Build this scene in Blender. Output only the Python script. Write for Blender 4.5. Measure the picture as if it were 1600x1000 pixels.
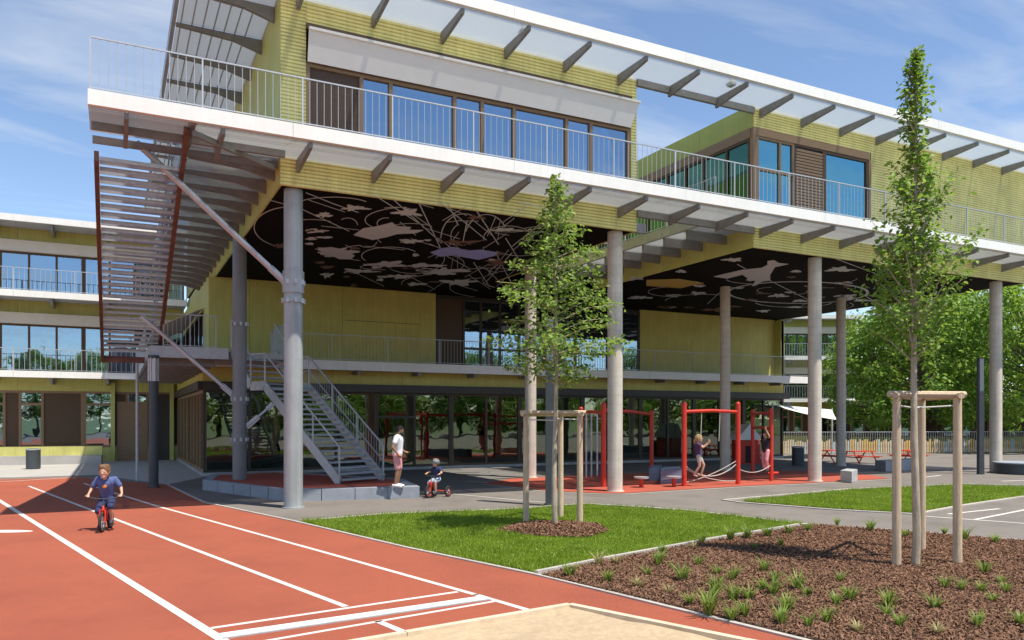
import bpy, math, random
import numpy as np
from mathutils import Vector, Matrix

for o in list(bpy.data.objects): bpy.data.objects.remove(o)
scene = bpy.context.scene
C = scene.collection
R = math.radians
# ------------------------------------------------------------------ camera
F, CX, HY, H = 1223.0, 800.0, 655.0, 2.25          # photo pixels: focal length, centre column, horizon row; eye height
CAM = (-4.08, -20.25, H); YAW = R(27.0)
CT, ST = math.cos(YAW), math.sin(YAW)
cam_d = bpy.data.cameras.new('camera'); cam = bpy.data.objects.new('camera', cam_d); C.objects.link(cam)
cam.location = CAM; cam.rotation_euler = (R(90), 0, -YAW)
cam_d.sensor_width = 36; cam_d.lens = F/1600*36; cam_d.shift_y = (HY-500)/1600
cam_d.clip_start = 0.1; cam_d.clip_end = 3000
scene.camera = cam
# ------------------------------------------------------------------ sky and sun
SUN = Vector((0.22, -0.40, 1.0)).normalized()
w = bpy.data.worlds.new('World'); scene.world = w; w.use_nodes = True
nt = w.node_tree; nt.nodes.clear()
def wn(t, **k):
    n = nt.nodes.new(t)
    for a, b in k.items(): setattr(n, a, b)
    return n
sky = wn('ShaderNodeTexSky', sky_type='NISHITA', sun_disc=False)
sky.sun_elevation = math.asin(SUN.z); sky.sun_rotation = math.atan2(SUN.x, SUN.y)
sky.air_density = 1.0; sky.dust_density = 0.0; sky.ozone_density = 1.0; sky.altitude = 1600
tc = wn('ShaderNodeTexCoord'); sep = wn('ShaderNodeSeparateXYZ'); nt.links.new(tc.outputs['Generated'], sep.inputs[0])
mx = wn('ShaderNodeMath', operation='MAXIMUM'); mx.inputs[1].default_value = 0.06; nt.links.new(sep.outputs['Z'], mx.inputs[0])
dv = wn('ShaderNodeVectorMath', operation='DIVIDE'); cb = wn('ShaderNodeCombineXYZ')
for i in range(3): nt.links.new(mx.outputs[0], cb.inputs[i])
nt.links.new(tc.outputs['Generated'], dv.inputs[0]); nt.links.new(cb.outputs[0], dv.inputs[1])
mp = wn('ShaderNodeMapping'); mp.inputs['Scale'].default_value = (0.75, 1.7, 1); mp.inputs['Rotation'].default_value = (0, 0, R(-35))
nt.links.new(dv.outputs[0], mp.inputs[0])
nz = wn('ShaderNodeTexNoise'); nz.inputs['Scale'].default_value = 1.0; nz.inputs['Detail'].default_value = 9; nz.inputs['Roughness'].default_value = 0.55; nz.inputs['Distortion'].default_value = 0.5
nt.links.new(mp.outputs[0], nz.inputs['Vector'])
cr = wn('ShaderNodeValToRGB'); cr.color_ramp.elements[0].position = 0.46; cr.color_ramp.elements[1].position = 0.76
cr.color_ramp.elements[1].color = (0.72, 0.72, 0.72, 1); nt.links.new(nz.outputs['Fac'], cr.inputs[0])
mixc = wn('ShaderNodeMix', data_type='RGBA'); nt.links.new(cr.outputs[0], mixc.inputs['Factor'])
nt.links.new(sky.outputs[0], mixc.inputs['A']); mixc.inputs['B'].default_value = (4.3, 4.55, 4.8, 1)
bg = wn('ShaderNodeBackground'); bg.inputs['Strength'].default_value = 0.125; nt.links.new(mixc.outputs['Result'], bg.inputs[0])
wo = wn('ShaderNodeOutputWorld'); nt.links.new(bg.outputs[0], wo.inputs[0])
sd = bpy.data.lights.new('sun', 'SUN'); sd.energy = 4.3; sd.angle = R(0.53); sd.color = (1.0, 0.93, 0.81)
so = bpy.data.objects.new('sun', sd); C.objects.link(so); so.rotation_euler = SUN.to_track_quat('Z', 'Y').to_euler()
vs = scene.view_settings; vs.view_transform = 'Standard'; vs.look = 'None'; vs.gamma = 1; vs.exposure = 0.70; vs.use_curve_mapping = False
scene.render.engine = 'CYCLES'
scene.cycles.max_bounces = 8; scene.cycles.transparent_max_bounces = 24; scene.cycles.diffuse_bounces = 4
# ------------------------------------------------------------------ helpers
def ray(px): return (px-CX)/F
def P(px, py, z=0.0):                       # point at height z seen at a photo pixel (used to survey the plan)
    Z = F*(H-z)/(py-HY); X = ray(px)*Z
    return Vector((CAM[0]+X*CT+Z*ST, CAM[1]-X*ST+Z*CT, z))
def UV(px, v):                              # x along a wall that lies in the plane y = v
    k = ray(px); Z = (v-CAM[1])/(CT-k*ST)
    return CAM[0]+Z*(k*CT+ST)
def PZ(px, Z, py=None, z=0.0):
    X = ray(px)*Z; zz = z if py is None else H+(HY-py)*Z/F
    return Vector((CAM[0]+X*CT+Z*ST, CAM[1]-X*ST+Z*CT, zz))
class MB:
    def __init__(s): s.v = []; s.f = []
    def add(s, vs, fs):
        b = len(s.v); s.v += [tuple(p) for p in vs]; s.f += [tuple(b+i for i in f) for f in fs]; return s
    def box(s, x0, x1, y0, y1, z0, z1):
        return s.add([(x0,y0,z0),(x1,y0,z0),(x1,y1,z0),(x0,y1,z0),(x0,y0,z1),(x1,y0,z1),(x1,y1,z1),(x0,y1,z1)],
            [(0,3,2,1),(4,5,6,7),(0,1,5,4),(1,2,6,5),(2,3,7,6),(3,0,4,7)])
    def bar(s, p, q, wd, ht, up=(0,0,1)):
        p, q = Vector(p), Vector(q); d = (q-p).normalized(); sx = d.cross(Vector(up))
        if sx.length < 1e-4: sx = d.cross(Vector((1,0,0)))
        sx.normalize(); uy = sx.cross(d)
        a, b = sx*wd/2, uy*ht/2
        return s.add([p-a-b,p+a-b,p+a+b,p-a+b,q-a-b,q+a-b,q+a+b,q-a+b], [(0,1,2,3),(7,6,5,4),(0,4,5,1),(1,5,6,2),(2,6,7,3),(3,7,4,0)])
    def tube(s, pts, r, n=10, cap=True):
        pts = [Vector(p) for p in pts]; rs = r if isinstance(r, (list, tuple)) else [r]*len(pts)
        b = len(s.v); ref = None
        for i, p in enumerate(pts):
            d = (pts[min(i+1,len(pts)-1)]-pts[max(i-1,0)]).normalized()
            if ref is None: ref = Vector((0,0,1)) if abs(d.z) < .9 else Vector((1,0,0))
            a = d.cross(ref).normalized(); c = a.cross(d).normalized()
            if i == 0 or True: ref = ref
            for k in range(n):
                t = 2*math.pi*k/n; s.v.append(tuple(p+(a*math.cos(t)+c*math.sin(t))*rs[i]))
        for i in range(len(pts)-1):
            for k in range(n):
                s.f.append((b+i*n+k, b+(i+1)*n+k, b+(i+1)*n+(k+1)%n, b+i*n+(k+1)%n))
        if cap:
            s.f.append(tuple(b+k for k in range(n))); s.f.append(tuple(b+(len(pts)-1)*n+k for k in reversed(range(n))))
        return s
    def prism(s, poly, z0, z1):
        a = sum(poly[i][0]*poly[(i+1)%len(poly)][1]-poly[(i+1)%len(poly)][0]*poly[i][1] for i in range(len(poly)))
        if a < 0: poly = poly[::-1]
        n = len(poly)
        return s.add([(p[0],p[1],z0) for p in poly]+[(p[0],p[1],z1) for p in poly],
            [tuple(reversed(range(n))), tuple(range(n,2*n))]+[(i,(i+1)%n,n+(i+1)%n,n+i) for i in range(n)])
    def sphere(s, c, r, n=10, m=7):
        c = Vector(c); r = r if isinstance(r, (tuple, list)) else (r,r,r)
        vs = [c+Vector((0,0,-r[2]))]
        for j in range(1, m):
            t = -math.pi/2+math.pi*j/m
            for i in range(n):
                a = 2*math.pi*i/n; vs.append(c+Vector((r[0]*math.cos(t)*math.cos(a), r[1]*math.cos(t)*math.sin(a), r[2]*math.sin(t))))
        vs.append(c+Vector((0,0,r[2]))); fs = []
        for i in range(n):
            fs.append((0, 1+(i+1)%n, 1+i)); L = 1+(m-2)*n; fs.append((len(vs)-1, L+i, L+(i+1)%n))
        for j in range(m-2):
            for i in range(n): a = 1+j*n; fs.append((a+i, a+(i+1)%n, a+n+(i+1)%n, a+n+i))
        return s.add(vs, fs)
    def torus(s, c, R0, r, axis='x', n=24, m=8):
        vs = []; fs = []
        for i in range(n):
            a = 2*math.pi*i/n
            for j in range(m):
                b = 2*math.pi*j/m; q = R0+r*math.cos(b); h = r*math.sin(b)
                p = (h, q*math.cos(a), q*math.sin(a)) if axis == 'x' else (q*math.cos(a), q*math.sin(a), h)
                vs.append(Vector(c)+Vector(p)); fs.append((i*m+j, ((i+1)%n)*m+j, ((i+1)%n)*m+(j+1)%m, i*m+(j+1)%m))
        return s.add(vs, fs)
    def mesh(s, name, mat, smooth=False):
        me = bpy.data.meshes.new(name); me.from_pydata(s.v, [], s.f); me.update()
        if mat: me.materials.append(M[mat] if isinstance(mat, str) else mat)
        if smooth:
            me.polygons.foreach_set('use_smooth', [True]*len(me.polygons)); 
            try: me.set_sharp_from_angle(angle=R(40))
            except Exception: pass
        return me
    def build(s, name, mat, parent=None, smooth=False, loc=(0,0,0), rz=0):
        return put(name, s.mesh(name, mat, smooth), parent, loc, rz)
def put(name, me, parent=None, loc=(0,0,0), rz=0):
    o = bpy.data.objects.new(name, me); C.objects.link(o); o.parent = parent; o.location = loc
    o.rotation_euler = (0,0,rz) if not isinstance(rz, (tuple, list)) else rz
    return o
def tag(o, label=None, cat=None, group=None, kind=None):
    for k, x in (('label',label),('category',cat),('group',group),('kind',kind)):
        if x: o[k] = x
    return o
def thing(name, label, cat, loc=(0,0,0), rz=0, group=None): return tag(put(name, None, None, loc, rz), label, cat, group)
def copy_tree(o, parent=None):
    c = o.copy(); C.objects.link(c); c.parent = parent
    for ch in list(o.children): copy_tree(ch, c)
    return c
def bulk(name, V, Fc, mat, k, parent=None, smooth=False):    # V (n,3) array, Fc (m,k) array
    me = bpy.data.meshes.new(name); me.vertices.add(len(V)); me.vertices.foreach_set('co', np.asarray(V, np.float32).ravel())
    m = len(Fc); me.loops.add(m*k); me.loops.foreach_set('vertex_index', np.asarray(Fc, np.int32).ravel())
    me.polygons.add(m); me.polygons.foreach_set('loop_start', np.arange(0, m*k, k, dtype=np.int32))
    me.update(calc_edges=True); me.materials.append(M[mat])
    return me
# ------------------------------------------------------------------ materials
M = {}
def mat(name, col, rough=0.7, var=0.0, scale=3.0, metal=0.0, bump=0.0, bscale=40.0, col2=None, island=0.0, spec=None, detail=5, stretch=None, dirt=0.0, streak=0.0, wear=None):
    m = bpy.data.materials.new(name); m.use_nodes = True; n = m.node_tree.nodes; L = m.node_tree.links
    b = n['Principled BSDF']; b.inputs['Roughness'].default_value = rough; b.inputs['Metallic'].default_value = metal
    if spec is not None: b.inputs['Specular IOR Level'].default_value = spec
    col = tuple(col)+(1,); b.inputs['Base Color'].default_value = col
    t = n.new('ShaderNodeTexCoord'); vec = t.outputs['Object']
    if stretch:
        mpn = n.new('ShaderNodeMapping'); mpn.inputs['Scale'].default_value = stretch; L.new(vec, mpn.inputs[0]); vec = mpn.outputs[0]
    src = None
    if var > 0 or col2:
        z = n.new('ShaderNodeTexNoise'); z.inputs['Scale'].default_value = scale; z.inputs['Detail'].default_value = detail; z.inputs['Roughness'].default_value = .65; L.new(vec, z.inputs['Vector'])
        r = n.new('ShaderNodeValToRGB'); r.color_ramp.elements[0].position = .3; r.color_ramp.elements[1].position = .7
        c2 = col2 if col2 else tuple(min(1, c*(1+var)) for c in col[:3]); c1 = col[:3] if col2 else tuple(c*(1-var) for c in col[:3])
        r.color_ramp.elements[0].color = tuple(c1)+(1,); r.color_ramp.elements[1].color = tuple(c2)+(1,)
        L.new(z.outputs['Fac'], r.inputs[0]); src = r.outputs[0]
    if dirt > 0:
        z2 = n.new('ShaderNodeTexNoise'); z2.inputs['Scale'].default_value = .55; z2.inputs['Detail'].default_value = 8; z2.inputs['Roughness'].default_value = .7; L.new(t.outputs['Object'], z2.inputs['Vector'])
        mr = n.new('ShaderNodeMapRange'); mr.inputs[1].default_value = .35; mr.inputs[2].default_value = .7; mr.inputs[3].default_value = 1-dirt; mr.inputs[4].default_value = 1+dirt*.5; L.new(z2.outputs['Fac'], mr.inputs[0])
        mm = n.new('ShaderNodeMix'); mm.data_type = 'RGBA'; mm.blend_type = 'MULTIPLY'; mm.inputs['Factor'].default_value = 1
        if src: L.new(src, mm.inputs['A'])
        else: mm.inputs['A'].default_value = col
        L.new(mr.outputs[0], mm.inputs['B']); src = mm.outputs['Result']
    if streak > 0:
        mp3 = n.new('ShaderNodeMapping'); mp3.inputs['Scale'].default_value = (5,5,.22); L.new(t.outputs['Object'], mp3.inputs[0])
        z3 = n.new('ShaderNodeTexNoise'); z3.inputs['Scale'].default_value = 1.6; z3.inputs['Detail'].default_value = 6; z3.inputs['Roughness'].default_value = .7; L.new(mp3.outputs[0], z3.inputs['Vector'])
        mr = n.new('ShaderNodeMapRange'); mr.inputs[1].default_value = .4; mr.inputs[2].default_value = .75; mr.inputs[3].default_value = 1+streak*.25; mr.inputs[4].default_value = 1-streak; L.new(z3.outputs['Fac'], mr.inputs[0])
        mm = n.new('ShaderNodeMix'); mm.data_type = 'RGBA'; mm.blend_type = 'MULTIPLY'; mm.inputs['Factor'].default_value = 1
        if src: L.new(src, mm.inputs['A'])
        else: mm.inputs['A'].default_value = col
        L.new(mr.outputs[0], mm.inputs['B']); src = mm.outputs['Result']
    if name == 'concrete_col':
        wv = n.new('ShaderNodeTexWave'); wv.bands_direction = 'Z'; wv.inputs['Scale'].default_value = 1.1; wv.inputs['Distortion'].default_value = .6; L.new(t.outputs['Object'], wv.inputs['Vector'])
        mr = n.new('ShaderNodeMapRange'); mr.inputs[1].default_value = .86; mr.inputs[2].default_value = 1.0; mr.inputs[3].default_value = 1; mr.inputs[4].default_value = .94; L.new(wv.outputs['Fac'], mr.inputs[0])
        mm = n.new('ShaderNodeMix'); mm.data_type = 'RGBA'; mm.blend_type = 'MULTIPLY'; mm.inputs['Factor'].default_value = 1; L.new(src, mm.inputs['A']); L.new(mr.outputs[0], mm.inputs['B']); src = mm.outputs['Result']
    if wear:
        z4 = n.new('ShaderNodeTexNoise'); z4.inputs['Scale'].default_value = wear[1]; z4.inputs['Detail'].default_value = 9; z4.inputs['Roughness'].default_value = .75; L.new(t.outputs['Object'], z4.inputs['Vector'])
        mr = n.new('ShaderNodeMapRange'); mr.inputs[1].default_value = wear[2]; mr.inputs[2].default_value = wear[2]+.10; mr.inputs[4].default_value = wear[3]; L.new(z4.outputs['Fac'], mr.inputs[0])
        mm = n.new('ShaderNodeMix'); mm.data_type = 'RGBA'; L.new(mr.outputs[0], mm.inputs['Factor'])
        if src: L.new(src, mm.inputs['A'])
        else: mm.inputs['A'].default_value = col
        mm.inputs['B'].default_value = tuple(wear[0])+(1,); src = mm.outputs['Result']
    if island > 0:
        g = n.new('ShaderNodeNewGeometry'); mr = n.new('ShaderNodeMapRange'); mr.inputs[3].default_value = 1-island; mr.inputs[4].default_value = 1+island; L.new(g.outputs['Random Per Island'], mr.inputs[0])
        mm = n.new('ShaderNodeMix'); mm.data_type = 'RGBA'; mm.blend_type = 'MULTIPLY'; mm.inputs['Factor'].default_value = 1
        if src: L.new(src, mm.inputs['A'])
        else: mm.inputs['A'].default_value = col
        L.new(mr.outputs[0], mm.inputs['B']); src = mm.outputs['Result']
    if src: L.new(src, b.inputs['Base Color'])
    if bump > 0:
        z = n.new('ShaderNodeTexNoise'); z.inputs['Scale'].default_value = bscale; z.inputs['Detail'].default_value = 4; L.new(vec, z.inputs['Vector'])
        bp = n.new('ShaderNodeBump'); bp.inputs['Strength'].default_value = bump; bp.inputs['Distance'].default_value = .02; L.new(z.outputs['Fac'], bp.inputs['Height']); L.new(bp.outputs[0], b.inputs['Normal'])
    M[name] = m; return m
def leafmat(name, c1, c2, trans=.35):
    m = bpy.data.materials.new(name); m.use_nodes = True; n = m.node_tree.nodes; L = m.node_tree.links; n.clear()
    g = n.new('ShaderNodeNewGeometry'); r = n.new('ShaderNodeValToRGB'); r.color_ramp.elements[0].color = tuple(c1)+(1,); r.color_ramp.elements[1].color = tuple(c2)+(1,)
    zt = n.new('ShaderNodeTexNoise'); zt.inputs['Scale'].default_value = 1.4; zt.inputs['Detail'].default_value = 4; tcn = n.new('ShaderNodeTexCoord'); L.new(tcn.outputs['Object'], zt.inputs['Vector'])
    ad = n.new('ShaderNodeMath'); ad.operation = 'MULTIPLY_ADD'; ad.inputs[1].default_value = 1.6; ad.inputs[2].default_value = -.8; L.new(zt.outputs['Fac'], ad.inputs[0])
    a2 = n.new('ShaderNodeMath'); a2.operation = 'ADD'; a2.use_clamp = True; L.new(ad.outputs[0], a2.inputs[0]); L.new(g.outputs['Random Per Island'], a2.inputs[1]); L.new(a2.outputs[0], r.inputs[0])
    d = n.new('ShaderNodeBsdfPrincipled'); d.inputs['Roughness'].default_value = .5; d.inputs['Specular IOR Level'].default_value = .35; L.new(r.outputs[0], d.inputs['Base Color'])
    t = n.new('ShaderNodeBsdfTranslucent'); hs = n.new('ShaderNodeHueSaturation'); hs.inputs['Value'].default_value = 1.5; hs.inputs['Hue'].default_value = .485; L.new(r.outputs[0], hs.inputs['Color']); L.new(hs.outputs[0], t.inputs[0])
    x = n.new('ShaderNodeMixShader'); x.inputs[0].default_value = trans; L.new(d.outputs[0], x.inputs[1]); L.new(t.outputs[0], x.inputs[2])
    o = n.new('ShaderNodeOutputMaterial'); L.new(x.outputs[0], o.inputs[0]); M[name] = m
def glassmat(name, tint, refl, base=.18, ior=1.6):
    m = bpy.data.materials.new(name); m.use_nodes = True; n = m.node_tree.nodes; L = m.node_tree.links; n.clear()
    fr = n.new('ShaderNodeFresnel'); fr.inputs[0].default_value = ior
    mr = n.new('ShaderNodeMapRange'); mr.inputs[3].default_value = base; mr.inputs[4].default_value = 1; L.new(fr.outputs[0], mr.inputs[0])
    t = n.new('ShaderNodeBsdfTransparent'); t.inputs[0].default_value = tuple(tint)+(1,)
    g = n.new('ShaderNodeBsdfGlossy'); g.inputs['Color'].default_value = tuple(refl)+(1,); g.inputs['Roughness'].default_value = .015
    tc2 = n.new('ShaderNodeTexCoord'); z = n.new('ShaderNodeTexNoise'); z.inputs['Scale'].default_value = .8; L.new(tc2.outputs['Object'], z.inputs['Vector'])
    bp = n.new('ShaderNodeBump'); bp.inputs['Strength'].default_value = .12; bp.inputs['Distance'].default_value = .05; L.new(z.outputs['Fac'], bp.inputs['Height']); L.new(bp.outputs[0], g.inputs['Normal'])
    x = n.new('ShaderNodeMixShader'); L.new(mr.outputs[0], x.inputs[0]); L.new(t.outputs[0], x.inputs[1]); L.new(g.outputs[0], x.inputs[2])
    o = n.new('ShaderNodeOutputMaterial'); L.new(x.outputs[0], o.inputs[0]); M[name] = m
def gratemat(name, col, open_):               # perforated steel sheet: mesh holes too fine to model
    m = bpy.data.materials.new(name); m.use_nodes = True; n = m.node_tree.nodes; L = m.node_tree.links
    b = n['Principled BSDF']; b.inputs['Roughness'].default_value = .5; b.inputs['Metallic'].default_value = .15
    tcx = n.new('ShaderNodeTexCoord'); z = n.new('ShaderNodeTexNoise'); z.inputs['Scale'].default_value = 30; z.inputs['Detail'].default_value = 3; L.new(tcx.outputs['Object'], z.inputs['Vector'])
    r = n.new('ShaderNodeValToRGB'); r.color_ramp.elements[0].color = tuple(c*.75 for c in col)+(1,); r.color_ramp.elements[1].color = tuple(min(1,c*1.2) for c in col)+(1,); L.new(z.outputs['Fac'], r.inputs[0]); L.new(r.outputs[0], b.inputs['Base Color'])
    tl_ = n.new('ShaderNodeBsdfTranslucent'); L.new(r.outputs[0], tl_.inputs[0]); y = n.new('ShaderNodeMixShader'); y.inputs[0].default_value = .45; L.new(b.outputs[0], y.inputs[1]); L.new(tl_.outputs[0], y.inputs[2])
    t = n.new('ShaderNodeBsdfTransparent'); x = n.new('ShaderNodeMixShader'); x.inputs[0].default_value = open_
    L.new(y.outputs[0], x.inputs[1]); L.new(t.outputs[0], x.inputs[2]); L.new(x.outputs[0], n['Material Output'].inputs[0]); M[name] = m
mat('siding', (.72,.68,.29), .55, .10, 1.2, spec=.3, dirt=.13, streak=.16)
mat('panel', (.56,.54,.17), .5, .08, .8, spec=.35, dirt=.12, streak=.18)
mat('panel_green', (.42,.45,.11), .5, .08, .8, spec=.35, dirt=.1, streak=.15)
mat('panel_back', (.63,.56,.16), .55, .08, .8, spec=.3, dirt=.14, streak=.16)
mat('white', (.82,.81,.77), .45, .03, 2, dirt=.06, streak=.06)
mat('cream', (.74,.68,.58), .6, .04, 2, dirt=.06)
mat('awning', (.78,.75,.70), .75, .03, 2)
mat('awning_tan', (.72,.58,.47), .75, .04, 2)
mat('brown', (.10,.062,.038), .5, .2, 6, spec=.3, stretch=(1,1,12))
mat('brown_wood', (.27,.17,.095), .55, .25, 5, stretch=(1,1,14))
mat('dark_frame', (.045,.036,.030), .45, .15, 4)
mat('galv', (.46,.49,.52), .42, .14, 5, metal=.35, bump=.05, bscale=60, dirt=.12)
mat('galv_bright', (.44,.47,.50), .45, .10, 6, metal=.25)
mat('bracket', (.23,.23,.225), .55, .15, 4, metal=.2)
mat('rust', (.15,.066,.045), .7, .25, 5, dirt=.2)
mat('steel_col', (.36,.385,.395), .45, .08, 1.5, metal=.15, dirt=.14, streak=.2)
mat('steel_dark', (.19,.20,.21), .5, .08, 2, metal=.15, dirt=.1)
mat('concrete_col', (.60,.54,.46), .75, .09, 2.5, bump=.12, bscale=30, dirt=.16, streak=.2, wear=((.44,.40,.35),5.0,.60,.5))
mat('concrete', (.40,.41,.41), .8, .12, 3, bump=.15, bscale=50, dirt=.15)
mat('concrete_blue', (.28,.31,.36), .8, .12, 3, bump=.15, bscale=50, dirt=.15)
mat('paving', (.40,.385,.36), .85, .06, 1.5, bump=.1, bscale=60, dirt=.1)
mat('asphalt', (.185,.164,.145), .9, .22, 120, bump=.4, bscale=140, dirt=.26, detail=3, wear=((.11,.10,.092),.55,.56,.5))
mat('asphalt_shade', (.16,.15,.14), .9, .16, 90, bump=.35, bscale=140, dirt=.2, detail=3)  # asphalt again, with the shade under the raised block put into its colour
mat('track', (.375,.090,.045), .9, .22, 160, bump=.7, bscale=240, dirt=.17, detail=2, wear=((.29,.073,.038),1.1,.56,.5))
mat('rubber', (.40,.08,.045), .9, .2, 150, bump=.5, bscale=200, dirt=.14, detail=2)
mat('line', (.62,.59,.54), .8, .10, 25, dirt=.14, wear=((.42,.21,.14),7.0,.58,.75))
mat('kerb', (.44,.405,.36), .85, .12, 8, bump=.1, dirt=.15)
mat('sand', (.44,.335,.215), .95, .14, 14, bump=.9, bscale=9, dirt=.14)
mat('soil', (.10,.055,.036), .95, .4, 30, bump=.8, bscale=40)
mat('bark', (.185,.102,.064), .9, island=.55, spec=.15)
mat('turf', (.09,.15,.012), .95, .3, 20, bump=.4, bscale=80)
mat('far_ground', (.10,.14,.05), .95, .3, .2)
leafmat('blade', (.125,.205,.010), (.26,.37,.035), .35)
leafmat('tuft', (.10,.17,.025), (.25,.33,.065), .33)
leafmat('tuft_dry', (.30,.27,.10), (.42,.38,.18), .25)
leafmat('leaf_a', (.085,.165,.028), (.25,.37,.065), .42)
leafmat('leaf_b', (.10,.20,.025), (.24,.38,.055), .42)
leafmat('leaf_far', (.08,.17,.02), (.22,.36,.05), .42)
leafmat('leaf_far2', (.10,.20,.025), (.26,.40,.055), .42)
mat('trunk', (.40,.34,.26), .9, .3, 10, bump=.5, bscale=25, stretch=(1,1,.3))
mat('trunk_dark', (.10,.075,.055), .9, .3, 6, bump=.5, bscale=20)
mat('stake', (.62,.48,.33), .8, .24, 7, bump=.4, bscale=30, stretch=(6,6,.4), dirt=.2, wear=((.33,.21,.12),6.0,.64,.7))
mat('black', (.006,.005,.005), .85, .1, 2, spec=.1)
mat('motif', (.56,.62,.66), .8, .05, 3); mat('motif_purple', (.34,.42,.88), .8); mat('motif_ochre', (.55,.42,.10), .8); mat('motif_brown', (.16,.10,.08), .8)
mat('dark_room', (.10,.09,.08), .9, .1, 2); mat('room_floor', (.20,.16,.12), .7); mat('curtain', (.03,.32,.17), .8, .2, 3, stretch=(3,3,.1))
mat('red', (.56,.035,.018), .4, .06, 4, spec=.5); mat('rope', (.50,.47,.43), .9, .15, 30)
mat('dark_metal', (.065,.075,.085), .5, .1, 4, metal=.3); mat('blue_box', (.17,.20,.28), .75, .1, 4)
mat('tyre', (.02,.02,.02), .85); mat('chrome', (.5,.5,.5), .3, metal=.9)
mat('skin', (.55,.31,.21), .55, .05, 10); mat('skin_tan', (.30,.155,.09), .55, .05, 10)
mat('hair_brown', (.16,.085,.04), .8, .3, 40); mat('hair_black', (.014,.011,.010), .7, .3, 40); mat('hair_blond', (.40,.27,.13), .8, .2, 40)
mat('blue_shirt', (.075,.11,.27), .85, .12, 12); mat('navy', (.020,.030,.095), .85, .15, 12); mat('white_cloth', (.75,.75,.80), .85, .04, 8)
mat('pink_cloth', (.62,.28,.30), .85, .08, 8); mat('denim', (.32,.38,.47), .85, .12, 10); mat('purple_cloth', (.075,.035,.10), .85, .1, 9)
mat('black_cloth', (.02,.018,.022), .85); mat('beige_cloth', (.45,.40,.36), .85, .1, 8); mat('shoe', (.70,.70,.72), .6); mat('shoe_dark', (.05,.05,.07), .6)
mat('orange_print', (.60,.22,.06), .8); mat('eye', (.02,.015,.012), .3); mat('lip', (.40,.13,.10), .5)
mat('grey_helmet', (.20,.22,.25), .5); mat('pale_board', (.58,.47,.34), .8, .2, 3); mat('ochre_board', (.60,.40,.16), .8, .2, 3); mat('bluegrey_board', (.42,.50,.55), .7, .1, 3)
glassmat('glass_up', (.40,.44,.46), (.66,.84,1.0), .36)
glassmat('glass_teal', (.12,.62,.70), (.36,.85,.98), .38)
glassmat('glass_green', (.22,.85,.48), (.35,.8,.55), .16)
glassmat('glass_low', (.40,.44,.38), (.80,.90,.76), .17)
gratemat('grating', (.50,.52,.54), .36); gratemat('grating_roof', (.60,.65,.67), .52); gratemat('grating_dense', (.50,.54,.58), .14); gratemat('tread_grate', (.58,.62,.66), .10)
mat('lens_dark', (.16,.18,.21), .25); m = mat('lamp_glow', (.75,.74,.70), .4)
# ------------------------------------------------------------------ ground, paths, track
def sheet(name, pts, z, mt, parent=None, thick=None):
    b = MB(); b.prism([(p[0], p[1]) for p in pts], z-(thick or .003), z)
    o = b.build(name, mt, parent); 
    if parent is None: o['kind'] = 'structure'
    return o
def ribbon(name, pts, wd, z, mt, parent=None, h=.003):
    b = MB(); pts = [Vector((p[0], p[1])) for p in pts]; n = len(pts); Lf = []; Rt = []
    for i, p in enumerate(pts):
        d = (pts[min(i+1,n-1)]-pts[max(i-1,0)]).normalized(); s = Vector((-d.y, d.x))*wd/2; Lf.append(p+s); Rt.append(p-s)
    for i in range(n-1):
        b.prism([Lf[i], Rt[i], Rt[i+1], Lf[i+1]], z-h, z)
    o = b.build(name, mt, parent)
    if parent is None: o['kind'] = 'structure'
    return o
def px(*l): return [P(a, b) for a, b in l]
g = MB(); g.add([(-900,-900,-.02),(900,-900,-.02),(900,900,-.02),(-900,900,-.02)], [(0,1,2,3)]); g.build('ground', 'far_ground')['kind'] = 'structure'
sheet('school_yard', [(-45,-70),(75,-70),(75,75),(-45,75)], 0, 'asphalt')
sheet('paved_terrace', [P(-250,748), P(22,746), P(150,742), P(262,757), (-.7,12.9), (-.7,27), (-40,27)], .005, 'paving')
sheet('yard_shade', [(-.6,6.4),(3.9,1.2),(8.5,3.2),(14,2.2),(24,6),(30.8,5),(30.8,12.9),(-.6,12.9)], .004, 'asphalt_shade')  # darker sheet that paints in the shade beneath the building
# running track
trk_edge = px((262,758),(320,786),(460,815.5),(640,858),(840,900),(1245,1000))
e_end = trk_edge[-1]+(trk_edge[-1]-trk_edge[-2])*1.2
track = sheet('running_track', px((-260,752),(22,749),(120,746),(262,758))+trk_edge[1:]+[e_end, e_end+Vector((-9,-9,0)), Vector((-30,-22,0))], .009, 'track')
for pts, wd in ((((-120,708),(22,797),(345,1000)), .11), (((45,760),(300,858),(540,949)), .085), (((132,756),(244,791),(500,862),(745,931)), .085),
                (((742,930),(833,957)), .085), (((-100,757),(22,752),(105,747)), .08), (((330,983),(715,926)), .07), (((410,1004),(772,941)), .06), (((590,972),(640,993)), .09)):
    if pts[0] == (-120,708): pts = ((22,797),(345,1000)); a, b2 = px(*pts); pl = [a+(a-b2)*2.2, b2+(b2-a)*.6]
    else: pl = px(*pts)
    ribbon('lane_line', pl, wd, .013, 'line', track)
q = MB(); c0 = P(8,831); q.prism([(c0.x+math.cos(t)*.55*CT+math.sin(t)*.18*ST, c0.y-math.cos(t)*.55*ST+math.sin(t)*.18*CT) for t in np.linspace(0, 2*math.pi, 20, endpoint=False)], .010, .013); q.build('lane_mark', 'line', track)
tb = thing('takeoff_board', 'white take-off board set across the red track before the sandpit', 'board', P(552,966))
a, b2 = P(345,996), P(760,935.5); MB().bar(a-P(552,966)+Vector((0,0,.012)), b2-P(552,966)+Vector((0,0,.012)), .17, .024).build('board', 'white', tb)
n2 = (b2-a).normalized(); s2 = Vector((n2.y,-n2.x,0))*.105
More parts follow.
